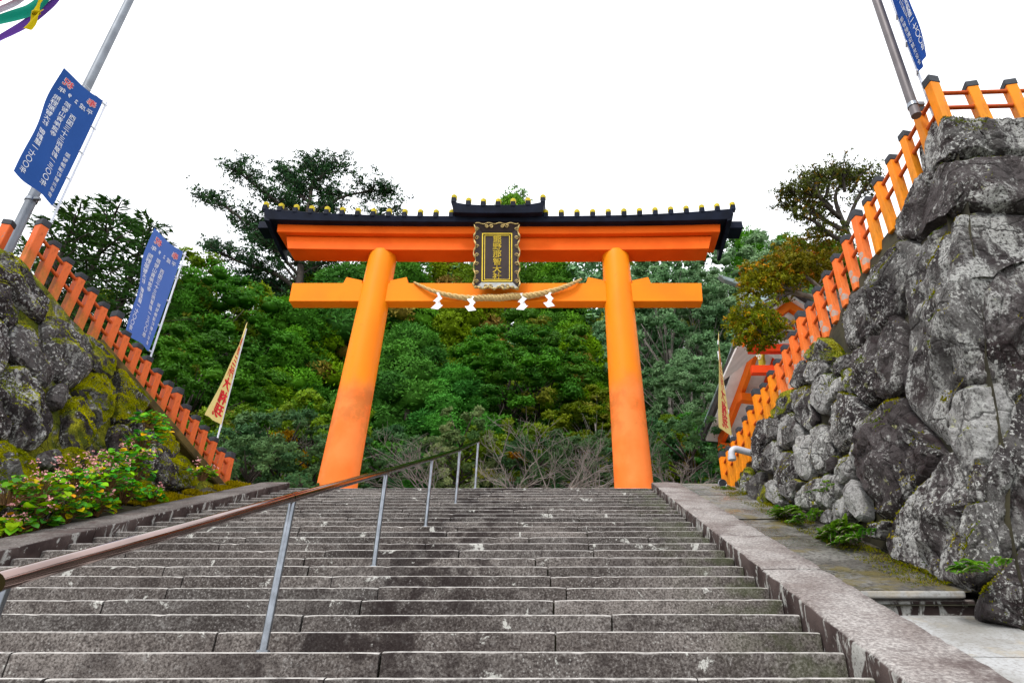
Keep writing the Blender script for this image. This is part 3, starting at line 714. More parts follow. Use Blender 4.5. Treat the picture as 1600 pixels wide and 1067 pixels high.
# ------------------------------------------------------------------ fences
def post_mesh(w, h, caph):
    a = MB().box((0, 0, h / 2 - 0.16), (w, w, h + 0.32)).mesh('post', bevel=w * 0.06)
    t = w / 2 + 0.006
    mb = MB(); top = h + caph
    mb.add([(-t,-t,h-0.005),(t,-t,h-0.005),(t,t,h-0.005),(-t,t,h-0.005),(-t,-t,top-0.03),(t,-t,top-0.03),(t,t,top-0.03),(-t,t,top-0.03),(0,0,top)],
           ((0,3,2,1),(0,1,5,4),(1,2,6,5),(2,3,7,6),(3,0,4,7),(4,5,8),(5,6,8),(6,7,8),(7,4,8)))
    return a, mb.mesh('cap', bevel=0.005)
def fence(name, pts, tall, mats, label, base, hs=0.48, ht=0.57, w=0.125, rot=None, group=None):
    root = empty(name, base, label, 'fence')
    small = post_mesh(w, hs, 0.115); big = post_mesh(w * 1.1, ht, 0.14)
    for i, p in enumerate(pts):
        me_p, me_c = big if tall[i] else small
        a = bpy.data.objects.new('post', me_p.copy()); COL.objects.link(a)
        a.data.materials.append(mats[i] if isinstance(mats, list) else mats)
        jr = random.Random(i * 7 + len(pts)); a.parent = root; a.location = Vector(p) - Vector(base); a.rotation_euler = (jr.gauss(0, .014), jr.gauss(0, .014), (rot[i] if rot else 0) + jr.gauss(0, .03)); a.scale = (1, 1, 1 + jr.gauss(0, .012))
        c = bpy.data.objects.new('cap', me_c); COL.objects.link(c)
        if not me_c.materials: me_c.materials.append(MAT['cap_black'])
        c.parent = a
    for hgt in (hs * 0.86, hs * 0.36):
        for a, b in zip(pts[:-1], pts[1:]):
            MB().tube([Vector(a) + Vector((0, 0, hgt)), Vector(b) + Vector((0, 0, hgt))], 0.026, 8).build('rail', MAT['rail_paint'], root, smooth=True, angle=60)
    return root
BK = 1.022
ptsR = [R_A.lerp(R_B, i / 24) * BK for i in range(25)]
angR = math.atan2(-(R_B - R_A).x, (R_B - R_A).y)
mr = [MAT['fence_right'] if (i < 6 or i > 15) else MAT['fence_mid'] for i in range(25)]
fence('orange_fence', ptsR, [i % 6 == 0 for i in range(25)], mr, 'orange post fence with black caps running down the right rock wall', R_A[:], rot=[angR] * 25, w=0.112)
ptsR2 = [R_A * BK + Vector((0.46 * i, 0.0, 0.02 * i)) for i in range(1, 6)]
fr2 = fence('orange_fence', ptsR2, [False] * 5, MAT['fence_right'], 'short level run of orange fence on top of the right rock wall corner', ptsR2[0][:], rot=[-0.2] * 5)
for hgt in (.48 * .86, .48 * .36): MB().tube([ptsR[0] + Vector((0, 0, hgt)), ptsR2[0] + Vector((0, 0, hgt))], .026, 8).build('rail', MAT['rail_paint'], fr2, smooth=True, angle=60)
ptsL = [L_A.lerp(L_B, i / 18) * BK for i in range(19)]
angL = math.atan2(-(L_B - L_A).x, (L_B - L_A).y)
fence('orange_fence', ptsL, [i % 6 == 0 for i in range(19)], MAT['fence_left'], 'worn orange post fence with black caps stepping down the left rock wall', L_A[:], rot=[angL] * 19)
ptsL2 = [L_A * BK + Vector((-0.42 * i, -0.12 * i, 0.0)) for i in range(1, 5)]
fence('orange_fence', ptsL2, [False] * 4, MAT['fence_left'], 'level run of orange fence at the far left edge beside the grey pole', ptsL2[0][:], rot=[0.25] * 4)
# mossy kerb beam under the lower part of the left fence
a, b = L_A.lerp(L_B, .30), L_B + (L_B - L_A) * 0.01
d = (b - a).normalized(); mb = MB()
o = Vector((0.09, 0, 0)); up = Vector((0, 0, 1))
mb.hexa([a - o + up*-0.17, b - o + up*-0.17, b + o + up*-0.17, a + o + up*-0.17, a - o + up*0.0, b - o + up*0.0, b + o + up*0.0, a + o + up*0.0])
tag(mb.build('fence_kerb', MAT['moss_beam'], bevel=0.02), 'moss stained kerb beam under the left orange fence', 'kerb')

# ------------------------------------------------------------------ handrail
rx = -1.83; hr = empty('handrail', (rx, YB, 0.2), 'bronze coloured pipe handrail on steel posts up the middle of the stairs', 'handrail')
hp = []
for k, hh in ((-5, .95), (1, .945), (7, .93), (13, .925), (19, .93), (25, .97)):
    y, z = nose(k); y += 0.07
    f = Vector((rx, y, z)); t = f + Vector((0, 0, hh)); hp.append((f, t))
    pst = MB().tube([f, t], 0.024, 12).build('post', MAT['steel'], hr, smooth=True, angle=50)
    MB().tube([f + Vector((0, 0, 0.001)), f + Vector((0, 0, 0.014))], 0.042, 12).build('base_plate', MAT['steel'], pst, smooth=True, angle=40)
tops = [t for f, t in hp]; tops[-1] = tops[-1] + Vector((0, 0, 0.03))
for a, b in zip(tops[:-1], tops[1:]):
    MB().tube([a, b], 0.031, 16).build('rail', MAT['bronze_rail'], hr, smooth=True, angle=50)
for t in tops[:-1]:
    dd = (tops[1] - tops[0]).normalized()
    MB().tube([t - dd * 0.04, t + dd * 0.04], 0.0335, 16).build('rail_sleeve', MAT['bronze_rail'], hr, smooth=True, angle=50)
MB().tube([tops[-1] - Vector((0, 0.0, 0.005)), tops[-1] + Vector((0, 0.03, 0.008)), tops[-1] + Vector((0, 0.045, -0.05))], 0.031, 12).build('rail_end', MAT['bronze_rail'], hr, smooth=True, angle=50)

# ------------------------------------------------------------------ the gate
TX, TY = -1.885, 15.2
tor = empty('torii_gate', (TX, TY, ZTOP), 'huge vermilion orange torii gate with black roof at the top of the stairs', 'gate')
for s in (-1, 1):
    a = Vector((TX + s * 3.40, TY, ZTOP - 0.05)); b = Vector((TX + s * 3.17, TY, 11.02)); pts = []; rad = []
    for i in range(25):
        t = i / 24; pts.append(a.lerp(b, t)); rad.append(0.455 + (0.365 - 0.455) * t)
    pts += [b + Vector((0, 0, 0.05)), b + Vector((0, 0, 0.075))]; rad += [0.355, 0.32]
    p = MB().tube(pts, rad, 48).build('pillar', MAT['pillar'], tor, smooth=True, angle=60)
    MB().tube([a, a + Vector((0, 0, 0.14))], 0.62, 40).build('plinth', MAT['slab'], p, smooth=True, angle=40)
def beam(name, hx_b, hx_t, y0, y1, z0, z1, mat, sweep=0.0, n=24, bevel=0.012):
    mb = MB()
    def zz(z, t): return z + sweep * abs(t) ** 2.5
    V = []; F = []
    for i in range(n + 1):
        t = -1 + 2 * i / n
        V += [(TX + hx_b*t, y0, zz(z0, t)), (TX + hx_b*t, y1, zz(z0, t)), (TX + hx_t*t, y1, zz(z1, t)), (TX + hx_t*t, y0, zz(z1, t))]
    for i in range(n):
        for j in range(4):
            j2 = (j + 1) % 4; F.append((i*4+j, (i+1)*4+j, (i+1)*4+j2, i*4+j2))
    F.append((0, 1, 2, 3)); F.append((n*4+3, n*4+2, n*4+1, n*4))
    return mb.add(V, F).build(name, mat, tor, bevel=bevel)
beam('tie_beam', 5.38, 5.40, 15.03, 15.37, 9.49, 10.06, MAT['tie'])
beam('lower_lintel', 5.66, 5.78, 14.86, 15.42, 11.0, 11.42, MAT['beam'], 0.05)
beam('upper_lintel', 5.98, 6.04, 14.70, 15.66, 11.424, 11.86, MAT['beam'], 0.07)
for s in (-1, 1):                                    # wedges on the tie beam either side of each pillar
    for e in (-1, 1):
        x0 = TX + s * 3.21 + e * 0.36; x1 = TX + s * 3.21 + e * 0.86
        MB().prism([(x0, 10.062), (x1, 10.062), (x1 - e*0.06, 10.27), (x0, 10.16)], 15.06, 15.34, lambda p, t: (p[0], t, p[1])).build('wedge', MAT['tie'], tor, bevel=0.008)
# black roof: a slab swept up at both ends
def roof_slab(name, hx0, hx1, y0, y1, zb, zt, sb, st, power=3.0, n=40, ridge=0.25):
    V = []; F = []
    for i in range(n + 1):
        t = -1 + 2 * i / n; q = abs(t) ** power
        x = TX + hx0 * t; xt = TX + hx1 * t
        b_, t_ = zb + sb * q, zt + st * q
        V += [(x, y0 + 0.05, b_), (x, y1 - 0.05, b_), (xt, y1, t_), (xt, (y0+y1)/2, t_ + ridge), (xt, y0, t_)]
    for i in range(n):
        for j in range(5):
            j2 = (j + 1) % 5; F.append((i*5+j, (i+1)*5+j, (i+1)*5+j2, i*5+j2))
    F.append((0, 1, 2, 3, 4)); F.append(tuple(n*5 + j for j in (4, 3, 2, 1, 0)))
    return MB().add(V, F).build(name, MAT['roof_black'], tor, bevel=0.01)
r1 = roof_slab('roof', 6.22, 6.42, 14.45, 15.92, 11.67, 11.83, 0.09, 0.27)
for s in (-1, 1):                                    # bargeboard closing each end of the roof, and the stub of the ridge behind it
    x = TX + s * 6.16
    MB().hexa([(x, 14.5, 11.70), (x + s*0.14, 14.5, 11.74), (x + s*0.04, 15.86, 11.36), (x - s*0.06, 15.86, 11.36),
               (x, 14.5, 11.92), (x + s*0.2, 14.5, 11.98), (x + s*0.2, 15.86, 12.0), (x, 15.86, 11.95)]).build('roof_end_board', MAT['roof_black'], tor, bevel=0.008)
    MB().box((TX + s * 6.52, 15.3, 12.02), (0.42, 0.5, 0.24)).build('ridge_stub', MAT['roof_black'], tor, bevel=0.01)
roof_slab('centre_roof', 1.18, 1.26, 14.22, 15.7, 11.78, 12.02, 0.03, 0.14, 4.0, 16)
def knob(x, y, z, big=1.0):
    k = MB().box((x, y, z + 0.03), (0.125*big, 0.16, 0.18)).build('ridge_post', MAT['roof_black'], tor, bevel=0.015)
    pts = [(x, y, z + 0.07), (x, y, z + 0.20*big), (x, y, z + 0.235*big)]
    MB().tube(pts, [0.08*big, 0.08*big, 0.05*big], 8).build('yellow_finial', MAT['knob_yellow'], k, bevel=0.004)
for i in range(-15, 16):
    t = i / 15
    if abs(i) <= 2: continue
    knob(TX + 6.36 * t, 14.52, 11.83 + 0.27 * abs(t)**3 + 0.01, 1.0)
for i in range(-3, 4):
    t = i / 3.0
    knob(TX + 1.20 * t, 14.29, 12.02 + 0.14 * abs(t)**4 + 0.01, 1.0)

# text -------------------------------------------------------------
FT = bpy.data.curves.new('txt', 'FONT'); FO = bpy.data.objects.new('txt', FT); COL.objects.link(FO)
FT.align_x = 'CENTER'; FT.align_y = 'CENTER'; FT.resolution_u = 2
_g = {}
def glyph(ch, bold):
    """triangulated outline of one character, centred, about one unit tall"""
    if (ch, bold) not in _g:
        FT.body = ch; FT.offset = 0.0; FT.size = 1.0
        dg = bpy.context.evaluated_depsgraph_get(); dg.update()
        me = bpy.data.meshes.new_from_object(FO.evaluated_get(dg))
        vs = [Vector((v.co.x, v.co.y)) for v in me.vertices]; fs = [tuple(p.vertices) for p in me.polygons]
        if vs:
            lo = Vector((min(v.x for v in vs), min(v.y for v in vs))); hi = Vector((max(v.x for v in vs), max(v.y for v in vs)))
            vs = [v - (lo + hi) / 2 for v in vs]
        bpy.data.meshes.remove(me)
        if bold > 0 and vs:                # heavier strokes: the outline laid down several times, each shifted a little
            n0 = len(vs); V2 = []; F2 = []
            ns = 4 if bold < 0.03 else 8
            for q in range(ns):
                a = 2 * math.pi * (q + .5) / ns; V2 += [v + Vector((math.cos(a), math.sin(a))) * bold for v in vs]; F2 += [tuple(i + n0 * q for i in f) for f in fs]
            vs, fs = V2, F2
        _g[(ch, bold)] = (vs, fs)
    return _g[(ch, bold)]
def put_text(mb, ch, place, cx, cy, sx, sy, bold, offs):
    vs, fs = glyph(ch, bold)
    for o in offs: mb.add([place(cx + v.x * sx, cy + v.y * sy, o) for v in vs], fs)

# plaque ------------------------------------------------------------
pa, pb = P(777, 352, 14.42), P(776.5, 452, 14.86)      # middle of its top and bottom edges
pz = (pa - pb); PH = pz.length; pz.normalize(); pxv = Vector((1, 0, 0)); pn = pxv.cross(pz); PWd = 1.22
plq = empty('shrine_plaque', pb[:], 'dark brown plaque with gold lettering and carved gilt frame on the gate', 'plaque')
def pq(u, v, o): return pb + pxv * (u * PWd) + pz * (v * PH) + pn * o      # u -0.5..0.5, v 0..1, o outwards
def pbox(u0, u1, v0, v1, o0, o1):
    return MB().hexa([pq(u0,v0,o0), pq(u1,v0,o0), pq(u1,v0,o1), pq(u0,v0,o1), pq(u0,v1,o0), pq(u1,v1,o0), pq(u1,v1,o1), pq(u0,v1,o1)])
pbox(-.31, .31, .12, .86, -0.06, 0.0).build('panel', MAT['plaque_brown'], plq)
for nm, q0, q1 in (('frame_left', (-.31, .12), (-.31, .86)), ('frame_right', (.31, .12), (.31, .86)), ('frame_top', (-.31, .86), (.31, .86)), ('frame_bottom', (-.31, .12), (.31, .12))):
    # flared outer boards of the frame
    s = {'frame_left': (-.47, 'u'), 'frame_right': (.47, 'u'), 'frame_top': (1.0, 'v'), 'frame_bottom': (0.0, 'v')}[nm]
    if s[1] == 'u':
        vs = [pq(q0[0], .12, 0.0), pq(s[0], 0.0, .10), pq(s[0], 1.0, .10), pq(q0[0], .86, 0.0)]
    else:
        vs = [pq(-.31, q0[1], 0.0), pq(-.47, s[0], .10), pq(.47, s[0], .10), pq(.31, q0[1], 0.0)]
    back = [v - pn * 0.05 for v in vs]
    MB().hexa(back + vs).build('frame_board', MAT['plaque_grey' if nm == 'frame_bottom' else 'plaque_brown'], plq)
for e, w_, o in ((0.0, .022, .03), (.045, .013, .018)):
    u, v0, v1 = .305 - e, .125 + e * .55, .855 - e * .55
    mb = MB()
    for (a0, a1, b0, b1) in ((-u-w_, -u, v0-w_*.5, v1+w_*.5), (u, u+w_, v0-w_*.5, v1+w_*.5), (-u, u, v1, v1+w_*.6), (-u, u, v0-w_*.6, v0)):
        q = [pq(a0,b0,-.01), pq(a1,b0,-.01), pq(a1,b0,o), pq(a0,b0,o), pq(a0,b1,-.01), pq(a1,b1,-.01), pq(a1,b1,o), pq(a0,b1,o)]; mb.hexa(q)
    mb.build('gilt_moulding', MAT['gold_paint'], plq)
mb = MB()
for i, ch in enumerate('熊野那智大社'):
    put_text(mb, ch, lambda x, y, o: pq(x / PWd, y / PH, o), 0.0, PH * (.775 - i * .116), .235, .215, 0.022, (0.012,))
lt = tag(mb.build('gold_lettering', MAT['gold_paint'], plq), kind='stuff')
def curl(cx, cy, r, turns, sgn, o, w0=.014):
    pts = []; rad = []
    for i in range(15):
        t = i / 14; a = t * turns * 2 * math.pi; rr = r * (1 - 0.75 * t)
        pts.append(pq(cx / PWd + sgn * rr * math.cos(a) / PWd, cy / PH + rr * math.sin(a) / PH, o)); rad.append(w0 * (1 - 0.5 * t))
    return pts, rad
rg = random.Random(5)
for s in (-1, 1):                                      # carved gilt scroll-work down both sides, along the foot and the head
    mb = MB(); pts = []; rad = []
    for i in range(49):
        t = i / 48; pts.append(pq(s * (.475 + .022 * math.sin(t * 26)), 0.02 + .96 * t, .11 + .02 * math.sin(t * 40))); rad.append(.018 + .009 * math.sin(t * 55))
    mb.tube(pts, rad, 6)
    for q in range(7):
        a, b = curl(s * PWd * .43, PH * (.1 + q * .135), .055, 1.3, -s, .10); mb.tube(a, b, 5)
    mb.build('gilt_scroll', MAT['gold'], plq, smooth=True)
for vv, amp in ((0.0, .03), (1.0, .02)):
    mb = MB(); pts = []; rad = []
    for i in range(49):
        t = i / 48; pts.append(pq(-.47 + .94 * t, vv + amp * math.sin(t * 25) * .5, .11)); rad.append(.03 + .012 * math.sin(t * 60) if vv == 0 else .014)
    mb.tube(pts, rad, 6)
    for u in (-.22, -.12, .12, .22):
        a, b = curl(u * PWd, PH * (vv + (.03 if vv == 0 else -.045)), .05, 1.3, 1 if u > 0 else -1, .10, .018); mb.tube(a, b, 5)
    mb.build('gilt_scroll', MAT['gold'], plq, smooth=True)
for z in (0.3, 0.8):
    MB().tube([pq(0, z, -0.05), pq(0, z, -0.05) + Vector((0, .5, 0.05))], 0.03, 6).build('bracket', MAT['roof_black'], plq)

# rope and paper streamers -----------------------------------------
rope = empty('straw_rope', P(778, 466, 14.92)[:], 'twisted straw rope sagging across the tie beam of the gate', 'rope')
ctrl = [(647, 441), (672, 453), (700, 461), (735, 466), (762, 465), (780, 465.5), (800, 463), (820, 463), (845, 459), (872, 452), (895, 443), (909, 436)]
cp = [P(x, y, 14.92 if 0 < i < len(ctrl) - 1 else 15.0) for i, (x, y) in enumerate(ctrl)]
def spline(pts, n):
    out = []
    m = len(pts) - 1
    for k in range(n + 1):
        s = k / n * m; i = min(int(s), m - 1); t = s - i
        p0, p1, p2, p3 = pts[max(i-1, 0)], pts[i], pts[i+1], pts[min(i+2, m)]
        out.append(0.5 * ((2*p1) + (p2-p0)*t + (2*p0-5*p1+4*p2-p3)*t*t + (3*p1-p0-3*p2+p3)*t**3))
    return out
ax = spline(cp, 240)
for sidx in range(3):
    pts = []; rad = []
    for i, p in enumerate(ax):
        t = i / 240; R = 0.016 + 0.046 * math.sin(math.pi * t) ** 0.8
        tg = (ax[min(i+1, 240)] - ax[max(i-1, 0)]).normalized(); n1 = tg.cross(Vector((0, 1, 0))).normalized(); n2 = tg.cross(n1)
        a = t * 2 * math.pi * 13 + sidx * 2 * math.pi / 3
        pts.append(p + (n1 * math.cos(a) + n2 * math.sin(a)) * R * 0.75); rad.append(R * 0.85)
    MB().tube(pts, rad, 8).build('strand', MAT['straw'], rope, smooth=True)
for i, (x, y0, lab, tw) in enumerate(((686, 459, 'zigzag white paper streamer hanging at the left end of the rope', 0.5), (737, 463, 'zigzag white paper streamer just left of the plaque foot', -0.3),
                     (817, 460, 'zigzag white paper streamer just right of the plaque foot', 0.35), (858, 457, 'zigzag white paper streamer hanging at the right end of the rope', -0.45))):
    o = P(x, y0, 14.86); mb = MB(); hh = 0.135; ca, sa = math.cos(tw), math.sin(tw)
    for q in range(4):
        sg = 1 if (q + i) % 2 == 0 else -1; w = 0.045 + 0.017 * q; c = o + Vector((0, -0.012 - 0.012 * q, -q * hh * 0.86))
        ang = tw + sg * 0.35; ca, sa = math.cos(ang), math.sin(ang)
        vs = [c + Vector((u * ca, u * sa * .6 - .02 * (q % 2), v)) for (u, v) in ((-w - sg * .05, .0), (w - sg * .05, .035 * sg), (w + sg * .06, -hh + .03 * sg), (-w + sg * .06, -hh - .01))]
        mb.hexa(vs + [v + Vector((0, 0.004, 0)) for v in vs])
    tag(mb.build('paper_streamer', MAT['white_paper']), lab, 'paper streamer', 'paper streamers on the rope')

# ------------------------------------------------------------------ banners
def banner(name, label, top, bot_free, top_free, pole_foot, cloth, tcol, cols, sag=0.05, wave=0.05, red=(), nclip=5, seed=1, arm=True, polemat='white_pole', pole_top=None, group=None, W_=0.66, xbot=None):
    """top: pole-side top corner, top_free: free top corner, bot_free: free bottom corner, xbot: pole-side bottom corner, pole_foot: foot of the pole"""
    root = empty(name, pole_foot[:], label, 'banner', group)
    H_ = (xbot - top).length; nrm = (top_free - top).cross(xbot - top)
    if nrm.length < 1e-6: nrm = (bot_free - xbot).cross(xbot - top)
    nrm.normalize()
    rg = random.Random(seed); ph = rg.uniform(0, 6)
    def S(u, v, o=0.0):            # u from the pole outwards, v from the top down
        p = top.lerp(xbot, v).lerp(top_free.lerp(bot_free, v), u)
        f = wave * u * (math.sin(v * 5.0 + u * 2.5 + ph) + 0.5 * math.sin(v * 11 + u * 5 + ph * 2)) + 0.018 * math.sin(u * 9 + v * 3 + ph) * (0.3 + v)
        p = p + nrm * (f + o)
        p.z -= sag * math.sin(math.pi * u) * (1 - v) ** 3
        return p
    mb = MB(); nu, nv = 16, 40
    mb.grid(lambda a, b: S(a, b), nu, nv)
    cl = mb.build('cloth', MAT['cloth_' + cloth], root, smooth=True)
    WW = max((top_free - top).length, (bot_free - xbot).length)
    for (txt, u, v0, v1, size, bold, kind) in cols:
        mb = MB(); n = len(txt)
        for i, ch in enumerate(txt):
            if ch == ' ': continue
            if kind == 'h': uu = u + (v1 - u) * (i + .5) / n; vv = v0
            else: uu = u; vv = v0 + (v1 - v0) * (i + .5) / n
            vs, fs = glyph(ch, bold)
            for o in (-0.006, 0.006):
                mb.add([S(uu + q.x * size / WW, vv - q.y * size / H_, o) for q in vs], fs)
        tag(mb.build('lettering', MAT[tcol], cl), kind='stuff')
    for (ch, u, v, size) in red:
        for bold, m, o in ((0.045, 'cloth_white_text', 0.005), (0.01, 'cloth_red_text', 0.009)):
            mb = MB(); vs, fs = glyph(ch, bold)
            for oo in (-o, o): mb.add([S(u + q.x * size / WW, v - q.y * size / H_, oo) for q in vs], fs)
            tag(mb.build('lettering', MAT[m], cl), kind='stuff')
    pt = pole_top if pole_top is not None else top + (top - xbot).normalized() * 0.04
    off = (top - top_free); off = (off.normalized() if off.length > 0.01 else (xbot - bot_free).normalized()) * 0.06
    MB().tube([pole_foot + off, pt + off], 0.018, 10).build('pole', MAT[polemat], root, smooth=True, angle=50)
    if arm:
        MB().tube([top + off * 3 + Vector((0, 0, -0.03)), top_free - off * 1.6 + Vector((0, 0, 0.03))], 0.006, 6).build('top_rod', MAT[polemat], root)
    for i in range(nclip):
        v = 0.02 + 0.97 * i / (nclip - 1); p = S(0, v)
        MB().tube([p - off * 0.2, p + off * 1.35], 0.016, 6).build('clip', MAT[polemat], root)
    return root
BLUE = [('平成29年', 0.08, .165, .92, .115, .008, 'h'), ('熊野那智大社', .84, .22, .52, .115, .006, 'v'), ('御創建一七〇〇年', .84, .56, .96, .115, .008, 'v'),
        ('那智山青岸渡寺', .62, .22, .55, .105, .006, 'v'), ('西国三十三所草創一三〇〇年', .42, .28, .95, .115, .008, 'v'), ('那智勝浦町観光協会', .17, .57, .97, .088, .004, 'v')]
REDS = [('奉', .20, .085, .165), ('祝', .79, .085, .165)]
# nearest left banner
Yp = 8.55
t_ = P(161, 158, Yp); zt = t_.z; d = ray(101, 106); tf = d * (zt / d.z)
xb = P(85.5, 322, Yp); xb.x = t_.x; d = ray(18, 268); bf = tf + Vector((0.05, 0.05, xb.z - zt + 0.1)); bf = d * (bf.y / d.y)
banner('blue_banner', 'blue banner with white lettering beside the grey pole at upper left', t_, bf, tf, Vector((t_.x, t_.y, 5.6)), 'blue', 'cloth_white_text', BLUE, red=REDS, seed=3, xbot=xb)
# second left banner
Yp = 11.4
t_ = P(286, 394, Yp); zt = t_.z; d = ray(242, 356); tf = d * (zt / d.z)
xb = P(243, 549, Yp); xb.x = t_.x; d = ray(193, 518); bf = d * (tf.y / d.y)
banner('blue_banner', 'lighter blue banner with white lettering rising behind the left orange fence', t_, bf, tf, Vector((t_.x, t_.y, 3.8)), 'blue2', 'cloth_white_text', BLUE, red=REDS, seed=8, xbot=xb)
YEL = [('熊野', .5, .12, .34, .22, .02, 'v'), ('三所', .5, .34, .57, .27, .025, 'v'), ('大権現', .48, .57, .97, .31, .03, 'v')]
Yp = 13.7
t_ = P(385, 512, Yp); xb = P(351, 664, Yp); xb.x = t_.x; tf = P(387, 503, Yp - 0.02); bf = P(322, 648, Yp - 0.5)
banner('cream_banner', 'narrow cream banner with red lettering at the far end of the left fence', t_, bf, tf, Vector((t_.x, t_.y, 3.9)), 'cream', 'cloth_red_text', YEL, seed=5, arm=False, wave=0.02, xbot=xb)
Yp = 13.0
t_ = P(1122, 530, Yp); xb = P(1143, 681, Yp); tf = P(1122, 516, Yp - 0.02); bf = P(1124, 668, Yp - 0.45)
banner('cream_banner', 'narrow cream banner with red lettering beside the shrine roof on the right', t_, bf, tf, Vector((xb.x + 0.02, xb.y, 3.9)), 'cream', 'cloth_red_text', YEL, seed=6, arm=False, wave=0.02, pole_top=P(1122, 545, Yp), xbot=xb)
# right-hand banner, only its foot in the picture
Yp = 5.75
xb = P(1436, 112, Yp); t_ = xb + Vector((0, 0, 2.2)); d = ray(1441, 88)
bf = P(1447, 84, Yp - 0.50); tf = t_ + Vector((bf.x - xb.x, bf.y - xb.y, 0))
banner('blue_banner', 'deep blue banner seen nearly edge on at the top right', t_, bf, tf, Vector((xb.x, xb.y, 5.7)), 'blue3', 'cloth_white_text', BLUE, red=REDS, seed=12, wave=0.05, xbot=xb)

# flag poles ------------------------------------------------------
def big_pole(label, px, py, Y, r, mat, h, clamp, dn=1.0):
    b = P(px, py, Y); root = empty('flag_pole', (b.x, b.y, b.z - dn), label, 'pole')
    MB().tube([(b.x, b.y, b.z - dn), (b.x, b.y, b.z + h * .5), (b.x, b.y, b.z + h)], [r, r * .95, r * .85], 20).build('shaft', MAT[mat], root, smooth=True, angle=50)
    for z in clamp:
        MB().tube([(b.x, b.y, b.z + z), (b.x, b.y, b.z + z + 0.05)], r * 1.16, 20).build('clamp_band', MAT['steel'], root, smooth=True, angle=50)
        MB().box((b.x + r * 1.5, b.y - r * 0.4, b.z + z + 0.03), (r * 1.2, r * .8, 0.05)).build('clamp_bolt', MAT['grey_pole'], root, bevel=0.005)
big_pole('tall grey steel pole behind the blue banner at upper left', 32, 348, 9.0, 0.082, 'grey_pole', 9, (0.45,))
big_pole('tall brown pole clamped to the right fence corner', 1428, 170, 5.78, 0.058, 'brown_pole', 8, (0.02,), 0.12)

# five-coloured cloth streamers at the top left corner ---------------
def strip(ctrl, w, mat, name, parent, tw=0.6, Y=7.0, ph=0.0):
    pts = spline([P(x, y, Y + dy) for x, y, dy in ctrl], 30); mb = MB()
    def fn(u, v):
        i = int(round(v * 30)); p = pts[i]; t = (pts[min(i+1, 30)] - pts[max(i-1, 0)]).normalized()
        n = t.cross(Vector((0.1, 1, -.3))).normalized(); b = t.cross(n); a = ph + tw * math.sin(v * 3.5 + ph)
        return p + (n * math.cos(a) + b * math.sin(a)) * (w * (u - .5)) + b * 0.02 * math.sin(u * 6 + v * 7)
    mb.grid(fn, 6, 30); return mb.build(name, MAT['cloth_' + mat], parent, smooth=True)
for nm, ctrl, w, m, lab, tw in (
    ('cloth_streamer', [(-90, 44, 0), (0, -3, 0), (40, -20, 0), (90, -50, 0)], .26, 'red', 'crimson cloth streamer at the very top left corner', .3),
    ('cloth_streamer', [(-90, 55, .1), (0, 17, .1), (30, -2, .1), (80, -40, .1)], .16, 'white', 'pale grey cloth streamer between crimson and green streamers', .3),
    ('cloth_streamer', [(-90, 55, .05), (0, 33, .05), (35, 20, .05), (60, 3, .05), (100, -35, .05)], .27, 'green', 'broad green cloth streamer in the top left corner', .4),
    ('cloth_streamer', [(-70, 95, .12), (0, 62, .12), (38, 40, .12), (68, 14, .12), (88, -4, .12), (120, -40, .12)], .15, 'purple', 'purple cloth streamer below the green one at top left', .5)):
    strip(ctrl, w, m, nm, None, tw); o = bpy.context.scene.objects[-1]
for o, lab in zip([o for o in COL.objects if o.name.startswith('cloth_streamer')], ('crimson cloth streamer at the very top left corner', 'pale grey cloth streamer between the crimson and green ones', 'broad green cloth streamer in the top left corner', 'purple cloth streamer below the green one at top left')):
    tag(o, lab, 'streamer', 'coloured cloth streamers')
kn = empty('cloth_streamer', P(55, 18, 6.95)[:], 'yellow cloth streamer knotted round the green and purple ones', 'streamer', 'coloured cloth streamers')
strip([(72, -12, 0), (64, 2, 0), (56, 14, -.02), (56, 22, -.04)], .11, 'yellow', 'loop', kn, .3, 6.95)
strip([(60, 16, -.04), (56, 24, -.05), (50, 34, -.05), (44, 46, -.04)], .17, 'yellow', 'tail', kn, .2, 6.95)
MB().tube([P(57, 20, 6.9) + Vector((-.05, 0, .01)), P(57, 20, 6.88), P(57, 20, 6.9) + Vector((.06, 0, .0))], [.03, .045, .03], 8).build('knot', MAT['cloth_yellow'], kn, smooth=True)

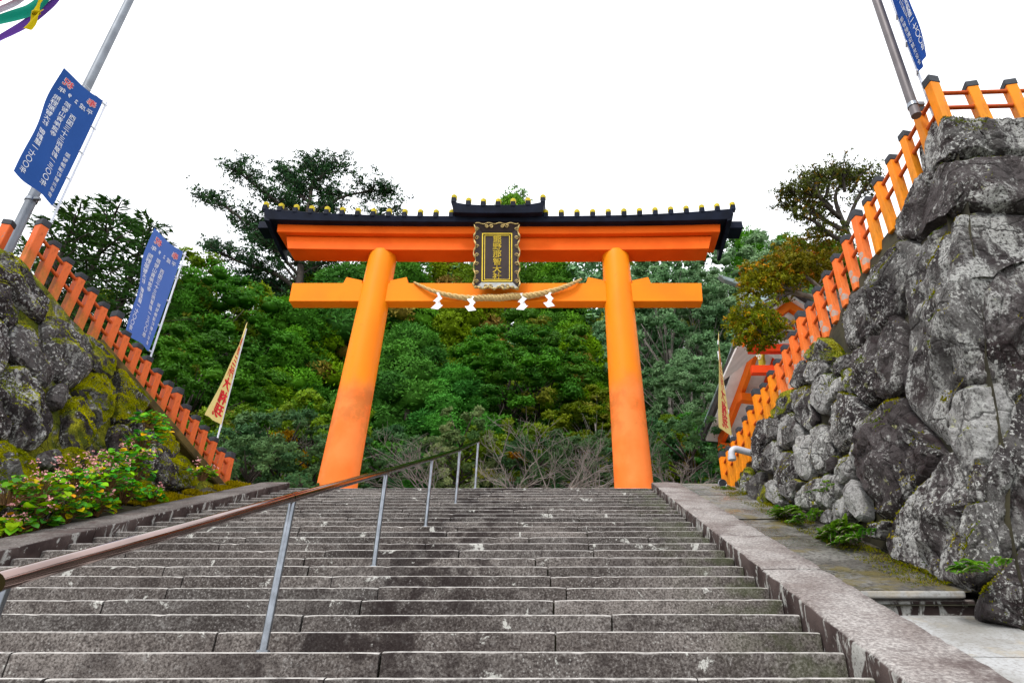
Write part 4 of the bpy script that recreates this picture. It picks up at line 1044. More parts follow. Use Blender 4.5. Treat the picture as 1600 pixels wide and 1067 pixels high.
# ------------------------------------------------------------------ shrine building on the right
sh = empty('shrine_building', (6.5, 18.0, ZTOP), 'orange and white shrine hall with dark curved gable roof on the right', 'building')
Aap = P(1168, 492, 16.0); Eav = P(1096, 694, 19.4)          # apex and far eave corner of the near gable
dh = Vector((Eav.x - Aap.x, Eav.y - Aap.y, 0)); dn_ = dh.normalized(); rdir = Vector((dn_.y, -dn_.x, 0)); rdir = rdir if rdir.x > 0 else -rdir
RW = dh.length; RH = Aap.z - Eav.z; RL = 6.0
def roofp(s, e, o):      # s -1..1 across (negative: towards the viewer), e metres along the ridge, o above the under-surface
    a = abs(s); drop = RH * (0.62 * a + 0.38 * (1 - (1 - a) ** 2)) if False else RH * (1.25 * a - 0.25 * a * a)
    return Aap + dn_ * (RW * s) + rdir * e + Vector((0, 0, -drop + o))
for s in (-1, 1):
    def rs(e0, e1, o0, o1, n=16, s0=0.0, s1=1.0):
        V = []; F = []
        for i in range(n + 1):
            q = s * (s0 + (s1 - s0) * i / n)
            V += [roofp(q, e0, o0), roofp(q, e1, o0), roofp(q, e1, o1), roofp(q, e0, o1)]
        for i in range(n):
            for j in range(4): F.append((i*4+j, (i+1)*4+j, (i+1)*4+(j+1) % 4, i*4+(j+1) % 4))
        F.append((0, 1, 2, 3)); F.append((n*4+3, n*4+2, n*4+1, n*4)); return MB().add(V, F)
    rf = rs(0.0, RL, 0.10, 0.34).build('roof_slope', MAT['eave_dark'], sh)
    rs(-0.03, 0.3, 0.341, 0.40, s1=1.02).build('verge_trim', MAT['copper_green'], rf)
    rs(0.10, RL, 0.03, 0.098, s1=.97).build('soffit', MAT['plaster'], rf)
    rs(0.42, 0.56, -0.30, 0.028, s1=.93).build('bargeboard', MAT['shrine_orange'], sh, bevel=0.01)
    for j in range(7):
        rs(1.15 + j * .68, 1.28 + j * .68, -0.12, 0.026, s1=.96).build('rafter', MAT['shrine_red'], sh)
    for q, h in ((0.0, .25), (0.44, .24), (.86, .22)):
        c = roofp(s * q, 0, -0.40)
        if q == 0 and s == 1: continue
        mb = MB()
        mb.hexa([c + rdir*.32 - dn_*.12 + Vector((0,0,-h)), c + rdir*RL - dn_*.12 + Vector((0,0,-h)), c + rdir*RL + dn_*.12 + Vector((0,0,-h)), c + rdir*.32 + dn_*.12 + Vector((0,0,-h)),
                 c + rdir*.32 - dn_*.12, c + rdir*RL - dn_*.12, c + rdir*RL + dn_*.12, c + rdir*.32 + dn_*.12]).build('purlin', MAT['shrine_orange'], sh, bevel=0.012)
# gable wall with posts and a tie beam
ew = 3.4
MB().add([roofp(-.82, ew, -.25), roofp(-.4, ew, -.15), roofp(0, ew, -.05), roofp(.4, ew, -.15), roofp(.82, ew, -.25)] +
         [Vector((roofp(q, ew, 0).x, roofp(q, ew, 0).y, ZTOP)) for q in (.82, -.82)], ((0, 1, 2, 3, 4, 5, 6),)).build('gable_wall', MAT['plaster'], sh)
for q in (-.8, -.28, .28, .8):
    p = roofp(q, ew, -.3); MB().box((p.x, p.y, (p.z + ZTOP) / 2), (.2, .2, p.z - ZTOP)).build('wall_post', MAT['shrine_orange'], sh, bevel=0.01)
for z in (-2.0, -2.9, -1.1):
    a, b = roofp(-.85, ew - .06, 0), roofp(.85, ew - .06, 0); a.z = b.z = Aap.z + z
    MB().tube([a, b], .11, 4).build('wall_beam', MAT['shrine_orange'], sh)
for q in (0,):                                          # gilt pendant under the gable peak
    c = roofp(0.06, 0.36, -.42); mb = MB(); out = []
    for i in range(28):
        t = i / 27 * 2 * math.pi; r = .17 * (1 + .22 * math.cos(5 * t)); out.append((r * math.sin(t) * .9, -.25 - .3 * (1 - math.cos(t)) / 2 * 1.6 + r * math.cos(t) * .6))
    mb.prism(out, -.04, .04, lambda p, t: c + dn_ * p[0] + Vector((0, 0, p[1])) + rdir * t)
    pe = mb.build('gable_pendant', MAT['gold_paint'], sh, bevel=.008)
    mb = MB()
    for (a, b) in ((0, -.3), (.0, -.55), (-.09, -.42), (.09, -.42)):
        pts = [c + dn_ * (a + .06 * math.cos(k * .63)) + Vector((0, 0, b + .06 * math.sin(k * .63))) - rdir * .05 for k in range(11)]
        mb.tube(pts, .016, 5)
    mb.build('pendant_relief', MAT['white_paper'], pe)
# ridge with copper finial
rb = MB().hexa([Aap + rdir*0.2 - dn_*.2 + Vector((0,0,.3)), Aap + rdir*RL - dn_*.2 + Vector((0,0,.3)), Aap + rdir*RL + dn_*.2 + Vector((0,0,.3)), Aap + rdir*0.2 + dn_*.2 + Vector((0,0,.3)),
                Aap + rdir*0.2 - dn_*.14 + Vector((0,0,.62)), Aap + rdir*RL - dn_*.14 + Vector((0,0,.62)), Aap + rdir*RL + dn_*.14 + Vector((0,0,.62)), Aap + rdir*0.2 + dn_*.14 + Vector((0,0,.62))]).build('ridge', MAT['copper_green'], sh, bevel=.03)
for k in range(3):
    MB().tube([Aap + rdir*(.1) + Vector((0,0,.42 + .17*k)) + dn_*(-.14 + .05*k), Aap + rdir*(1.4) + Vector((0,0,.42 + .17*k)) + dn_*(-.14 + .05*k)], .085, 10).build('ridge_roll', MAT['copper_green'], rb, smooth=True, angle=50)
q0 = Aap + Vector((0, 0, .88))
MB().prism([(-.75, .26), (-.62, .12), (.3, -.06), (.75, -.08), (.75, .1), (.3, .1), (-.3, .2)], -.09, .09, lambda p, t: q0 + rdir * p[0] + Vector((0, 0, p[1])) + dn_ * t).build('ridge_finial', MAT['copper_green'], sh, bevel=.02)
MB().prism([(-.1, -.6), (.2, -.62), (.26, -.1), (-.05, -.05)], -.22, .22, lambda p, t: q0 + rdir * p[0] + Vector((0, 0, p[1])) + dn_ * t).build('ridge_end_tile', MAT['copper_green'], sh, bevel=.04)
# second, lower roof edge nearer the viewer, seen between the maple pads
c2 = P(1232, 480, 13.6)
pr = empty('shrine_porch', (c2.x + .6, c2.y, 4.2), 'orange and white porch gable glimpsed behind the maple on the right', 'building')
for s in (-1, 1):
    a = c2 + Vector((0.0, 0, .12)); b = c2 + Vector((s * 1.15, 0.15, -.75))
    for nm, m, o0, o1, y0, y1 in (('roof_slope', 'eave_dark', .10, .24, -.35, 2.4), ('soffit', 'plaster', .02, .097, -.25, 2.4), ('bargeboard', 'shrine_orange', -.22, .018, -.1, .06)):
        MB().hexa([a + Vector((0, y0, o0)), b + Vector((0, y0, o0)), b + Vector((0, y1, o0)), a + Vector((0, y1, o0)), a + Vector((0, y0, o1)), b + Vector((0, y0, o1)), b + Vector((0, y1, o1)), a + Vector((0, y1, o1))]).build(nm, MAT[m], pr)
for z in (-.5, -.95, -1.5):
    MB().box(c2 + Vector((0, .3, z)), (2.0, .16, .2)).build('tie_beam', MAT['shrine_red'], pr, bevel=.01)
for x in (.85,):
    MB().box((c2.x + x, c2.y + .3, (c2.z + 3.4) / 2), (.18, .18, c2.z - 3.4)).build('porch_post', MAT['shrine_orange'], pr, bevel=.01)
MB().add([c2 + Vector((-.8, .42, -.6)), c2 + Vector((.8, .42, -.6)), c2 + Vector((0, .42, 0))], ((0, 1, 2),)).build('gable_panel', MAT['plaster'], pr)

# drain pipe and round lamp -----------------------------------------
pw = hit(1168, 706, (RS,)); nR = RS[1] if RS[1].x < 0 else -RS[1]
dp = empty('drain_pipe', pw[:], 'grey plastic drain elbow sticking out of the right rock wall', 'pipe')
e = pw + nR * .34
arc = [pw - nR * .2, pw + nR * .18] + [pw + nR * (.18 + .13 * math.sin(a)) + Vector((0, 0, -.13 * (1 - math.cos(a)))) for a in (.3, .6, .9, 1.2, 1.5)]
arc.append(arc[-1] + Vector((0, 0, -.1)))
MB().tube(arc, .062, 14).build('elbow', MAT['pipe_grey'], dp, smooth=True, angle=60)
MB().tube([arc[-1] + Vector((0, 0, .05)), arc[-1] + Vector((0, 0, -.015))], [.073, .073], 14).build('pipe_rim', MAT['pipe_grey'], dp, smooth=True, angle=40)
bl = P(1129, 760, 13.0)
fl = empty('ground_lamp', (bl.x, bl.y, bl.z - .1), 'small round ground lamp at the foot of the right rock wall', 'lamp')
MB().tube([bl + Vector((0, 0, -.12)), bl], .015, 6).build('stem', MAT['steel'], fl)
MB().tube([bl + Vector((0, -.03, .05)), bl + Vector((0, .1, .09))], [.085, .05], 14).build('housing', MAT['cap_black'], fl, smooth=True, angle=40)
MB().tube([bl + Vector((.08*math.cos(a), -.03, .05 + .08*math.sin(a))) for a in np.linspace(0, 2*math.pi, 17)], .012, 6).build('rim', MAT['steel'], fl, smooth=True)

#FOLIAGE-BEGIN#
# ------------------------------------------------------------------ foliage
def unit(a): return a / np.maximum(1e-9, np.linalg.norm(a, axis=1, keepdims=True))
def leaves(p, d, side, L, Wd, fold=0.0):
    """diamond leaves: base p, direction d, half-width along side; returns verts (4n), quads"""
    n = len(p); L = L[:, None]; Wd = Wd[:, None]
    nr = np.cross(d, side)
    V = np.empty((n, 4, 3)); V[:, 0] = p; V[:, 1] = p + d * L * .5 + side * Wd + nr * L * fold; V[:, 2] = p + d * L; V[:, 3] = p + d * L * .5 - side * Wd + nr * L * fold
    return V.reshape(-1, 3), np.arange(4 * n).reshape(n, 4)
def tuft_leaves(rs, c, o, tr, n, L, Wd, flat=0.75, spread=1.0, up=0.45, jit=0.4, core=0.5, rad_=0.0):
    """n leaves radiating from the outer part of tufts centred c (k,3) facing o (k,3) with radii tr (k)"""
    k = len(c); idx = np.repeat(np.arange(k), n); N = k * n
    d = unit(rs.normal(size=(N, 3)) * spread + o[idx] * 1.15)
    r = tr[idx] * (core + (1 - core) * rs.random(N) ** .6)
    off = d * r[:, None]; off[:, 2] *= flat
    p = c[idx] + off
    nn = unit(d + rs.normal(size=(N, 3)) * jit * .8)                 # leaf faces turned outwards from the tuft
    dd = rs.normal(size=(N, 3)) * .8 + np.array([0, 0, up]) + d * rad_
    dd = unit(dd - nn * (dd * nn).sum(1, keepdims=True) * (1 - rad_)); side = unit(np.cross(dd, nn))
    ll = L * (.7 + .6 * rs.random(N)); ww = Wd * (.7 + .6 * rs.random(N))
    return p, dd, side, ll, ww, idx
def tints(rs, idx, k, c0, c1, leafvar=0.25, alt=None, altp=0.0):
    t = rs.random(k)[:, None]; base = np.array(c0) * (1 - t) + np.array(c1) * t
    if alt is not None: base[rs.random(k) < altp] = alt
    c = base[idx] * (1 - leafvar + 2 * leafvar * rs.random(len(idx)))[:, None]
    return np.repeat(c, 4, axis=0)
def crown_tufts(rs, H, R, k, lo=.1, pw=.75, tr=(.5, .9), shape='cone'):
    t = lo + (1 - lo) * (np.arange(k) + rs.random(k)) / k
    a = np.arange(k) * 2.39996 + rs.random(k) * .9
    if shape == 'cone': rad = R * (1 - t) ** pw
    else: rad = R * np.sqrt(np.maximum(0, 1 - ((t - .55) / .5) ** 2))
    rr = rad * (.62 + .45 * rs.random(k)); o = np.stack([np.cos(a), np.sin(a), np.full(k, .45 if shape == 'cone' else .0)], 1)
    c = np.stack([rr * np.cos(a), rr * np.sin(a), t * H + rs.normal(size=k) * .25], 1)
    if shape != 'cone': o[:, 2] = (t - .45) * 2.2
    return c, unit(o), tr[0] + (tr[1] - tr[0]) * rs.random(k), a
def limb_mesh(name, mat, paths, n=6):
    mb = MB()
    for pts, rad in paths: mb.tube(pts, rad, n)
    m = mb.mesh(name, smooth=True); m.materials.append(mat); return m
_ico = None
def cores(rs, c, t, tint, flat):
    """lump of quads added inside each tuft to block skylight leaking through"""
    global _ico
    if _ico is None:
        bm = bmesh.new(); bmesh.ops.create_cube(bm, size=2); bmesh.ops.subdivide_edges(bm, edges=bm.edges, cuts=2, use_grid_fill=True)
        bm.verts.ensure_lookup_table(); v = unit(np.array([q.co[:] for q in bm.verts])); f = np.array([[q.index for q in p.verts] for p in bm.faces]); bm.free(); _ico = (v, f)
    v, f = _ico; k = len(c); nv = len(v)
    V = c[:, None] + v[None] * (t[:, None] * .55 * (.75 + .5 * rs.random((k, nv))))[:, :, None] * np.array([1, 1, flat])
    return V.reshape(-1, 3), (f[None] + (np.arange(k) * nv)[:, None, None]).reshape(-1, 4), np.repeat(tint, nv, 0)
def with_cores(V, F, T_, cv):
    return np.concatenate([V, cv[0]]), np.concatenate([F, cv[1] + len(V)]), np.concatenate([T_, cv[2]])
def cedar(seed, H=11, R=2.7, k=66, n=520, L=.17, Wd=.03, c0=(.024, .06, .010), c1=(.055, .118, .016), alt=(.10, .075, .02), altp=.04, tr=(.55, .85), pw=.7):
    rs = np.random.RandomState(seed); c, o, t, a = crown_tufts(rs, H, R, k, .06, pw, tr)
    o2 = unit(o + np.array([0, 0, .5])); p, dd, side, ll, ww, idx = tuft_leaves(rs, c, o2, t, int(n * 1.15), L, Wd, .85, .8, .25, .4, .66, .7)
    # lumpy outline: each tuft is a bunch of sprays
    lump = np.array([mn.noise(Vector(q) * 2.6) for q in p[::1]]) * .30; p = c[idx] + (p - c[idx]) * (1 + lump)[:, None]
    tb = rs.random(k)[:, None]; tb = np.array(c0) * (1 - tb) + np.array(c1) * tb; tb[rs.random(k) < altp] = alt
    tc = np.repeat(tb[idx] * (.8 + .4 * rs.random(len(idx)))[:, None], 4, 0)
    V, F = leaves(p, dd, side, ll, ww); V, F, tc = with_cores(V, F, tc, cores(rs, c, t, tb * .9, .85))
    me = fast_mesh('crown', V, F, tint=tc); me.materials.append(MAT['leaf_needle'])
    paths = [([(0, 0, -1.2), (.05, 0, H * .4), (0, .05, H * .97)], [H * .022, H * .015, .02])]
    for i in range(0, k, 2): paths.append(([(0, 0, c[i, 2] - .5), tuple(c[i] * .6 + np.array([0, 0, c[i, 2] * .4 - .3])), tuple(c[i])], [.05, .035, .01]))
    return limb_mesh('trunk', MAT['wood_bark'], paths, 5), me
def broad(seed, H=11, R=3.2, k=105, n=300, L=.17, Wd=.04, c0=(.035, .085, .03), c1=(.07, .14, .06), alt=(.1, .11, .02), altp=.03, tr=(.55, 1.0), bark='wood_pale', flat=.55, lo=.15, up=-.05):
    rs = np.random.RandomState(seed); c, o, t, a = crown_tufts(rs, H, R, k, lo, .7, tr, 'ball')
    m = 4; ci = np.repeat(np.arange(k), m); sub = unit(rs.normal(size=(k*m, 3)) + o[ci] * .9)
    c2 = c[ci] + sub * (t[ci] * .6)[:, None]; o2 = unit(sub + np.array([0, 0, .7])); t2 = t[ci] * (.4 + .25 * rs.random(k*m))
    p, dd, side, ll, ww, idx = tuft_leaves(rs, c2, o2, t2, n // m, L, Wd, flat, .8, up, .5, .6, .1)
    tb = rs.random(k)[:, None]; tb = np.array(c0) * (1 - tb) + np.array(c1) * tb; tb[rs.random(k) < altp] = alt
    tc = np.repeat(tb[ci[idx]] * (.75 + .5 * rs.random(len(idx)))[:, None], 4, 0)
    V, F = leaves(p, dd, side, ll, ww, .06); V, F, tc = with_cores(V, F, tc, cores(rs, c2, t2 * .8, tb[ci] * .9, flat))
    me = fast_mesh('crown', V, F, tint=tc); me.materials.append(MAT['leaf_broad'])
    rg = random.Random(seed); paths = [([(0, 0, -1), (.15, .1, H * .3), (-.1, .2, H * .6), (.1, 0, H * .9)], [H * .018, H * .014, H * .009, .02])]
    for i in range(0, k, 2):
        z = c[i, 2]; paths.append(([(0, .05, z * .62), tuple(c[i] * .55 + np.array([0, 0, z * .3])), tuple(c[i])], [.035, .022, .006]))
    return limb_mesh('trunk', MAT[bark], paths, 5), me
def frond_tree(seed, H=11, R=2.8, nb=76, c0=(.022, .05, .016), c1=(.045, .09, .025), per=100, lo=.1, L=.22):
    """conifer with long feathery, drooping branch sprays"""
    rs = np.random.RandomState(seed); P_, D_, ids = [], [], []; paths = [([(0, 0, -1), (0, 0, H * .5), (0, 0, H)], [H * .02, H * .013, .015])]
    for i in range(nb):
        t = lo + (1 - lo) * (i / nb) ** .9; a = i * 2.39996 + rs.random() * .6; Ln = R * (1 - t) ** .75 * (.75 + .45 * rs.random()) + .35
        b = np.array([0, 0, t * H]); out = np.array([math.cos(a), math.sin(a), 0]); rise = .55 + .5 * t
        q = rs.random(per) ** .8
        cur = b + out * (q * Ln)[:, None]; cur[:, 2] += rise * Ln * q * (1 - .55 * q)
        lat = np.array([-math.sin(a), math.cos(a), 0]); w = (rs.random(per) * 2 - 1) * Ln * .30 * np.sin(np.pi * np.clip(q * .9 + .1, 0, 1)) ** .6
        cur = cur + lat * w[:, None]; cur[:, 2] -= np.abs(w) * .45 + rs.random(per) * .06
        P_.append(cur); D_.append(unit(out * .8 + lat * np.sign(w)[:, None] * .6 + np.array([0, 0, -.25]) + rs.normal(size=(per, 3)) * .25)); ids.append(np.full(per, i))
        paths.append(([b, b + out * Ln * .5 + np.array([0, 0, rise * Ln * .36]), b + out * Ln + np.array([0, 0, rise * Ln * .45])], [.035, .022, .006]))
    p = np.concatenate(P_); dd = np.concatenate(D_); idx = np.concatenate(ids); side = unit(np.cross(dd, np.array([0, 0, 1.]) + rs.normal(size=dd.shape) * .4))
    V, F = leaves(p, dd, side, L * (.7 + .6 * rs.random(len(p))), .024 * (.7 + .6 * rs.random(len(p))))
    me = fast_mesh('crown', V, F, tint=tints(rs, idx, nb, c0, c1, .25)); me.materials.append(MAT['leaf_needle'])
    return limb_mesh('trunk', MAT['wood_bark'], paths, 5), me
def tree(name, label, proto, loc, s=1.0, rz=0.0, sz=1.0, group=None, cat='tree'):
    r = empty(name, loc, label, cat, group, rz); r.scale = (s, s, s * sz)
    for nm, m in zip(('trunk', 'crown'), proto):
        o = bpy.data.objects.new(nm, m); COL.objects.link(o); o.parent = r
    return r
def gz(x, y): return ground_z(x, y)
def at_px(px, Y):            # ground position under a photograph column at distance Y
    x = (px - CXP) / FPX * (Y * CT + (0.5 * Y) * ST); return x
CED = [cedar(1), cedar(2, 12, 2.5, 72, 480), cedar(3, 10, 3.0, 66, 520, c0=(.035, .07, .008), c1=(.075, .12, .012), altp=.08),
       cedar(4, 9, 2.9, 46, 700, L=.17, Wd=.03, c0=(.016, .062, .014), c1=(.040, .125, .024), tr=(.7, 1.0))]
BRO = [broad(11, c0=(.035, .08, .032), c1=(.085, .15, .075)), broad(12, 12, 3.0, 105, 300, c0=(.04, .085, .04), c1=(.10, .16, .085)),
       broad(13, 9, 3.0, 110, 330, L=.14, Wd=.035, c0=(.018, .056, .009), c1=(.036, .10, .014), bark='wood_bark', up=-.3), broad(14, 10, 3.1, 105, 300, c0=(.04, .07, .008), c1=(.08, .11, .01), altp=.06)]
FRO = [frond_tree(21), frond_tree(22, 12, 3.0, 75)]
G = 'trees on the hillside behind the gate'
def T(name, label, proto, px, Y, top_py, s_w=1.0, rz=0.0, H=10.0, down=0.0):
    """a tree whose top shows at photograph row top_py when it stands at distance Y"""
    tp = P(px, top_py, Y); z = min(gz(tp.x, Y), tp.z - 3) - down; h = tp.z - z
    s = h / H * s_w
    return tree(name, label, proto, (tp.x, Y, z), s, rz, 1 / s_w, G)
hs = {id(CED[0]): 11.5, id(CED[1]): 12.5, id(CED[2]): 10.5, id(CED[3]): 10, id(BRO[0]): 12.4, id(BRO[1]): 13.4, id(BRO[2]): 10.2, id(BRO[3]): 11.2, id(FRO[0]): 11, id(FRO[1]): 12}
rows = [
 # kind, prototype, px, Y, top row, width factor, label
 ('cedar_tree', CED[0], 640, 30, 395, 1.1, 'bushy green cedar right of the left gate pillar, its top behind the tie beam'),
 ('cedar_tree', CED[3], 655, 25, 500, 1.25, 'blue green cedar with rounded tufts just right of the left pillar'),
 ('cedar_tree', CED[3], 720, 24, 560, 1.2, 'low rounded blue green cedar above the upper end of the handrail'),
 ('cedar_tree', CED[2], 735, 31, 440, 1.15, 'yellowish green cedar directly below the left side of the plaque'),
 ('broadleaf_tree', BRO[2], 800, 26, 520, 1.3, 'dense dark leaved tree in the middle of the gate opening'),
 ('broadleaf_tree', BRO[2], 845, 27, 500, 1.2, 'glossy dark green tree right of centre in the gate opening'),
 ('cedar_tree', CED[2], 905, 27, 520, 1.15, 'olive green cedar just left of the right gate pillar'),
 ('cedar_tree', CED[1], 870, 34, 410, 1.2, 'dark cedar showing above the tie beam left of the right pillar'),
 ('cedar_tree', CED[0], 800, 38, 312, 1.0, 'tall cedar whose top peeks above the middle of the gate roof'),
 ('cedar_tree', CED[2], 700, 38, 400, 1.1, 'cedar between the two beams left of the plaque'),
 ('broadleaf_tree', BRO[3], 930, 24, 610, 1.2, 'low olive green bush tree beside the right gate pillar'),
 ('cedar_tree', CED[2], 520, 28, 480, 1.2, 'yellow green cedar immediately left of the left gate pillar'),
 ('cedar_tree', CED[0], 468, 26, 465, 1.2, 'mid green cedar between the cream banner and the left pillar'),
 ('cedar_tree', CED[2], 430, 23, 590, 1.15, 'low yellow green cedar right of the left cream banner'),
 ('broadleaf_tree', BRO[2], 330, 22, 520, 1.25, 'dark dense tree behind the left cream banner'),
 ('cedar_tree', CED[0], 300, 24, 440, 1.1, 'green cedar right of the second blue banner'),
 ('broadleaf_tree', BRO[3], 350, 27, 418, 1.1, 'yellow green tree above the left cream banner'),
 ('broadleaf_tree', BRO[2], 402, 27, 440, 1.2, 'dark green tree behind the left end of the tie beam'),
 ('conifer_tree', FRO[0], 125, 19, 330, 1.25, 'feathery dark conifer leftmost behind the left fence'),
 ('conifer_tree', FRO[1], 185, 20, 322, 1.2, 'tallest feathery conifer between the two blue banners'),
 ('conifer_tree', FRO[0], 235, 22, 350, 1.2, 'feathery dark conifer partly behind the second blue banner'),
 ('conifer_tree', FRO[1], 75, 21, 400, 1.3, 'dark conifer low behind the left fence corner'),
 ('broadleaf_tree', BRO[0], 1030, 28, 400, 1.0, 'pale silvery tree with white trunk right of the right pillar'),
 ('broadleaf_tree', BRO[1], 1085, 29, 420, 1.0, 'silvery grey green tree between right pillar and shrine roof'),
 ('broadleaf_tree', BRO[0], 1075, 24, 540, 1.0, 'lower silvery green tree left of the shrine roof'),
 ('broadleaf_tree', BRO[1], 1150, 31, 370, 1.0, 'silvery tree rising behind the right end of the gate roof'),
 ('cedar_tree', CED[1], 1165, 36, 362, 1.1, 'dark cedar at the skyline beyond the right end of the gate'),
 ('cedar_tree', CED[0], 1235, 34, 385, 1.2, 'dark cedar at the skyline behind the orange maple'),
 ('cedar_tree', CED[1], 1300, 33, 380, 1.2, 'dark cedar at the skyline under the round topped tree'),
 ('cedar_tree', CED[2], 1045, 22, 660, 1.2, 'low bright green cedar at the foot of the right pillar'),
 ('broadleaf_tree', BRO[2], 1095, 23, 640, 1.2, 'dark low tree beneath the shrine eave'),
 ('broadleaf_tree', BRO[1], 1000, 33, 430, 1.0, 'silvery tree partly behind the right gate pillar'),
 ('cedar_tree', CED[3], 555, 30, 402, 1.3, 'light green cedar above the tie beam left of the left pillar'),
 ('cedar_tree', CED[2], 490, 33, 425, 1.2, 'olive cedar whose top shows between the beam ends on the left'),
 ('cedar_tree', CED[1], 590, 34, 400, 1.2, 'dark cedar hidden mostly by the left gate pillar'),
]
rr = random.Random(77)
for nm, pr_, px, Y, tpy, sw, lab in rows: T(nm, lab, pr_, px, Y, tpy, sw, rr.uniform(0, 6.28), hs[id(pr_)])

# the wood further up the hill, one mass
def bulk(protos, spots):
    Vs, Fs, Cs = [], [], []; n0 = 0; rs = np.random.RandomState(5)
    for (x, y, s, k) in spots:
        me_ = protos[k][1]; nv = len(me_.vertices); co = np.empty(nv * 3, np.float32); me_.vertices.foreach_get('co', co); co = co[:len(co) // 12 * 12].reshape(-1, 4, 3)
        cl = np.empty(nv * 4, np.float32); me_.color_attributes['tint'].data.foreach_get('color', cl); cl = cl[:len(cl) // 16 * 16].reshape(-1, 4, 4)[:, :, :3]
        co = co[:len(co) - len(co) % 4]; pick = rs.permutation(len(co) * 9 // 10)[:len(co) // 5]; q = co[pick]; m = q.mean(axis=1, keepdims=True); q = m + (q - m) * 2.0
        a = rs.random() * 6.28; ca, sa = math.cos(a), math.sin(a)
        q = np.stack([q[..., 0]*ca - q[..., 1]*sa, q[..., 0]*sa + q[..., 1]*ca, q[..., 2]], -1) * s + np.array([x, y, gz(x, y)])
        Vs.append(q.reshape(-1, 3)); Cs.append((cl[pick] * rs.uniform(.75, 1.15)).reshape(-1, 3)); Fs.append(np.arange(len(q) * 4).reshape(-1, 4) + n0); n0 += len(q) * 4
    me = fast_mesh('hillside_wood', np.concatenate(Vs), np.concatenate(Fs), tint=np.concatenate(Cs)); me.materials.append(MAT['leaf_needle'])
    return link('hillside_wood', me)
spots = []
rr = random.Random(8)
for i in range(46):
    y = rr.uniform(36, 58); px = rr.uniform(330, 1350); x = (px - CXP) / FPX * (y * CT + .6 * y * ST)
    spots.append((x, y, rr.uniform(.8, 1.15), rr.randrange(4)))
tag(bulk(CED[:2] + BRO[1:3], spots), 'dense green wood filling the upper hillside behind the nearer trees', 'wood', kind='stuff')

# tall open pine behind the left end of the gate
def traced_tree(name, label, Y, trunk, limbs, cl, leafkw, c0, c1, mat='leaf_needle', bark='wood_bark', seed=1, base_z=None, trunk_r=.3, group=None, twig_r=.03):
    rs = np.random.RandomState(seed); C = []; O = []; paths = []
    tk = [P(x, y, Y + dy) for x, y, dy in trunk]
    b = tk[0].copy(); b.z = base_z if base_z is not None else gz(b.x, b.y) - .3
    root = empty(name, (b.x, b.y, b.z), label, 'tree', group)
    tp = spline([b] + tk, 24); paths.append((tp, [trunk_r * (1 - .85 * i / 24) for i in range(25)]))
    for ctrl, r0, dens in limbs:
        pts = spline([P(x, y, Y + dy) for x, y, dy in ctrl], 14); paths.append((pts, [r0 * (1 - .8 * i / 14) + .008 for i in range(15)]))
        n = int(dens)
        for j in range(n):
            t = rs.uniform(.15, 1.0) ** .7; p = pts[int(t * 14)]
            w = cl['reach'] * (.35 + .65 * math.sin(math.pi * min(1, t * .85 + .1)))
            g3 = np.clip(rs.normal(size=3), -1.7, 1.7); e = p + Vector((g3[0] * w, g3[1] * w, abs(g3[2]) * w * .55 - .1 * w))
            m_ = (p + e) / 2 + Vector((rs.normal(), rs.normal(), rs.normal())) * w * .15
            paths.append(([p, m_, e], [twig_r, twig_r * .6, twig_r * .25]))
            for q in range(cl['per']):
                f = e.lerp(p, rs.random() ** 1.5 * .7) + Vector((rs.normal(), rs.normal(), rs.normal() * .6)) * cl['jit']
                C.append(f[:]); O.append((rs.normal() * .4, rs.normal() * .4, 1))
    C = np.array(C); O = unit(np.array(O)); t = cl['r'] * (.7 + .6 * rs.random(len(C)))
    p, dd, side, ll, ww, idx = tuft_leaves(rs, C, O, t, cl['n'], **leafkw)
    V, F = leaves(p, dd, side, ll, ww); me = fast_mesh('crown', V, F, tint=tints(rs, idx, len(C), c0, c1, .25, cl.get('alt'), cl.get('altp', 0))); me.materials.append(MAT[mat])
    link('crown', me, None, root); link('trunk', limb_mesh('trunk', MAT[bark], paths, 6), None, root); return root
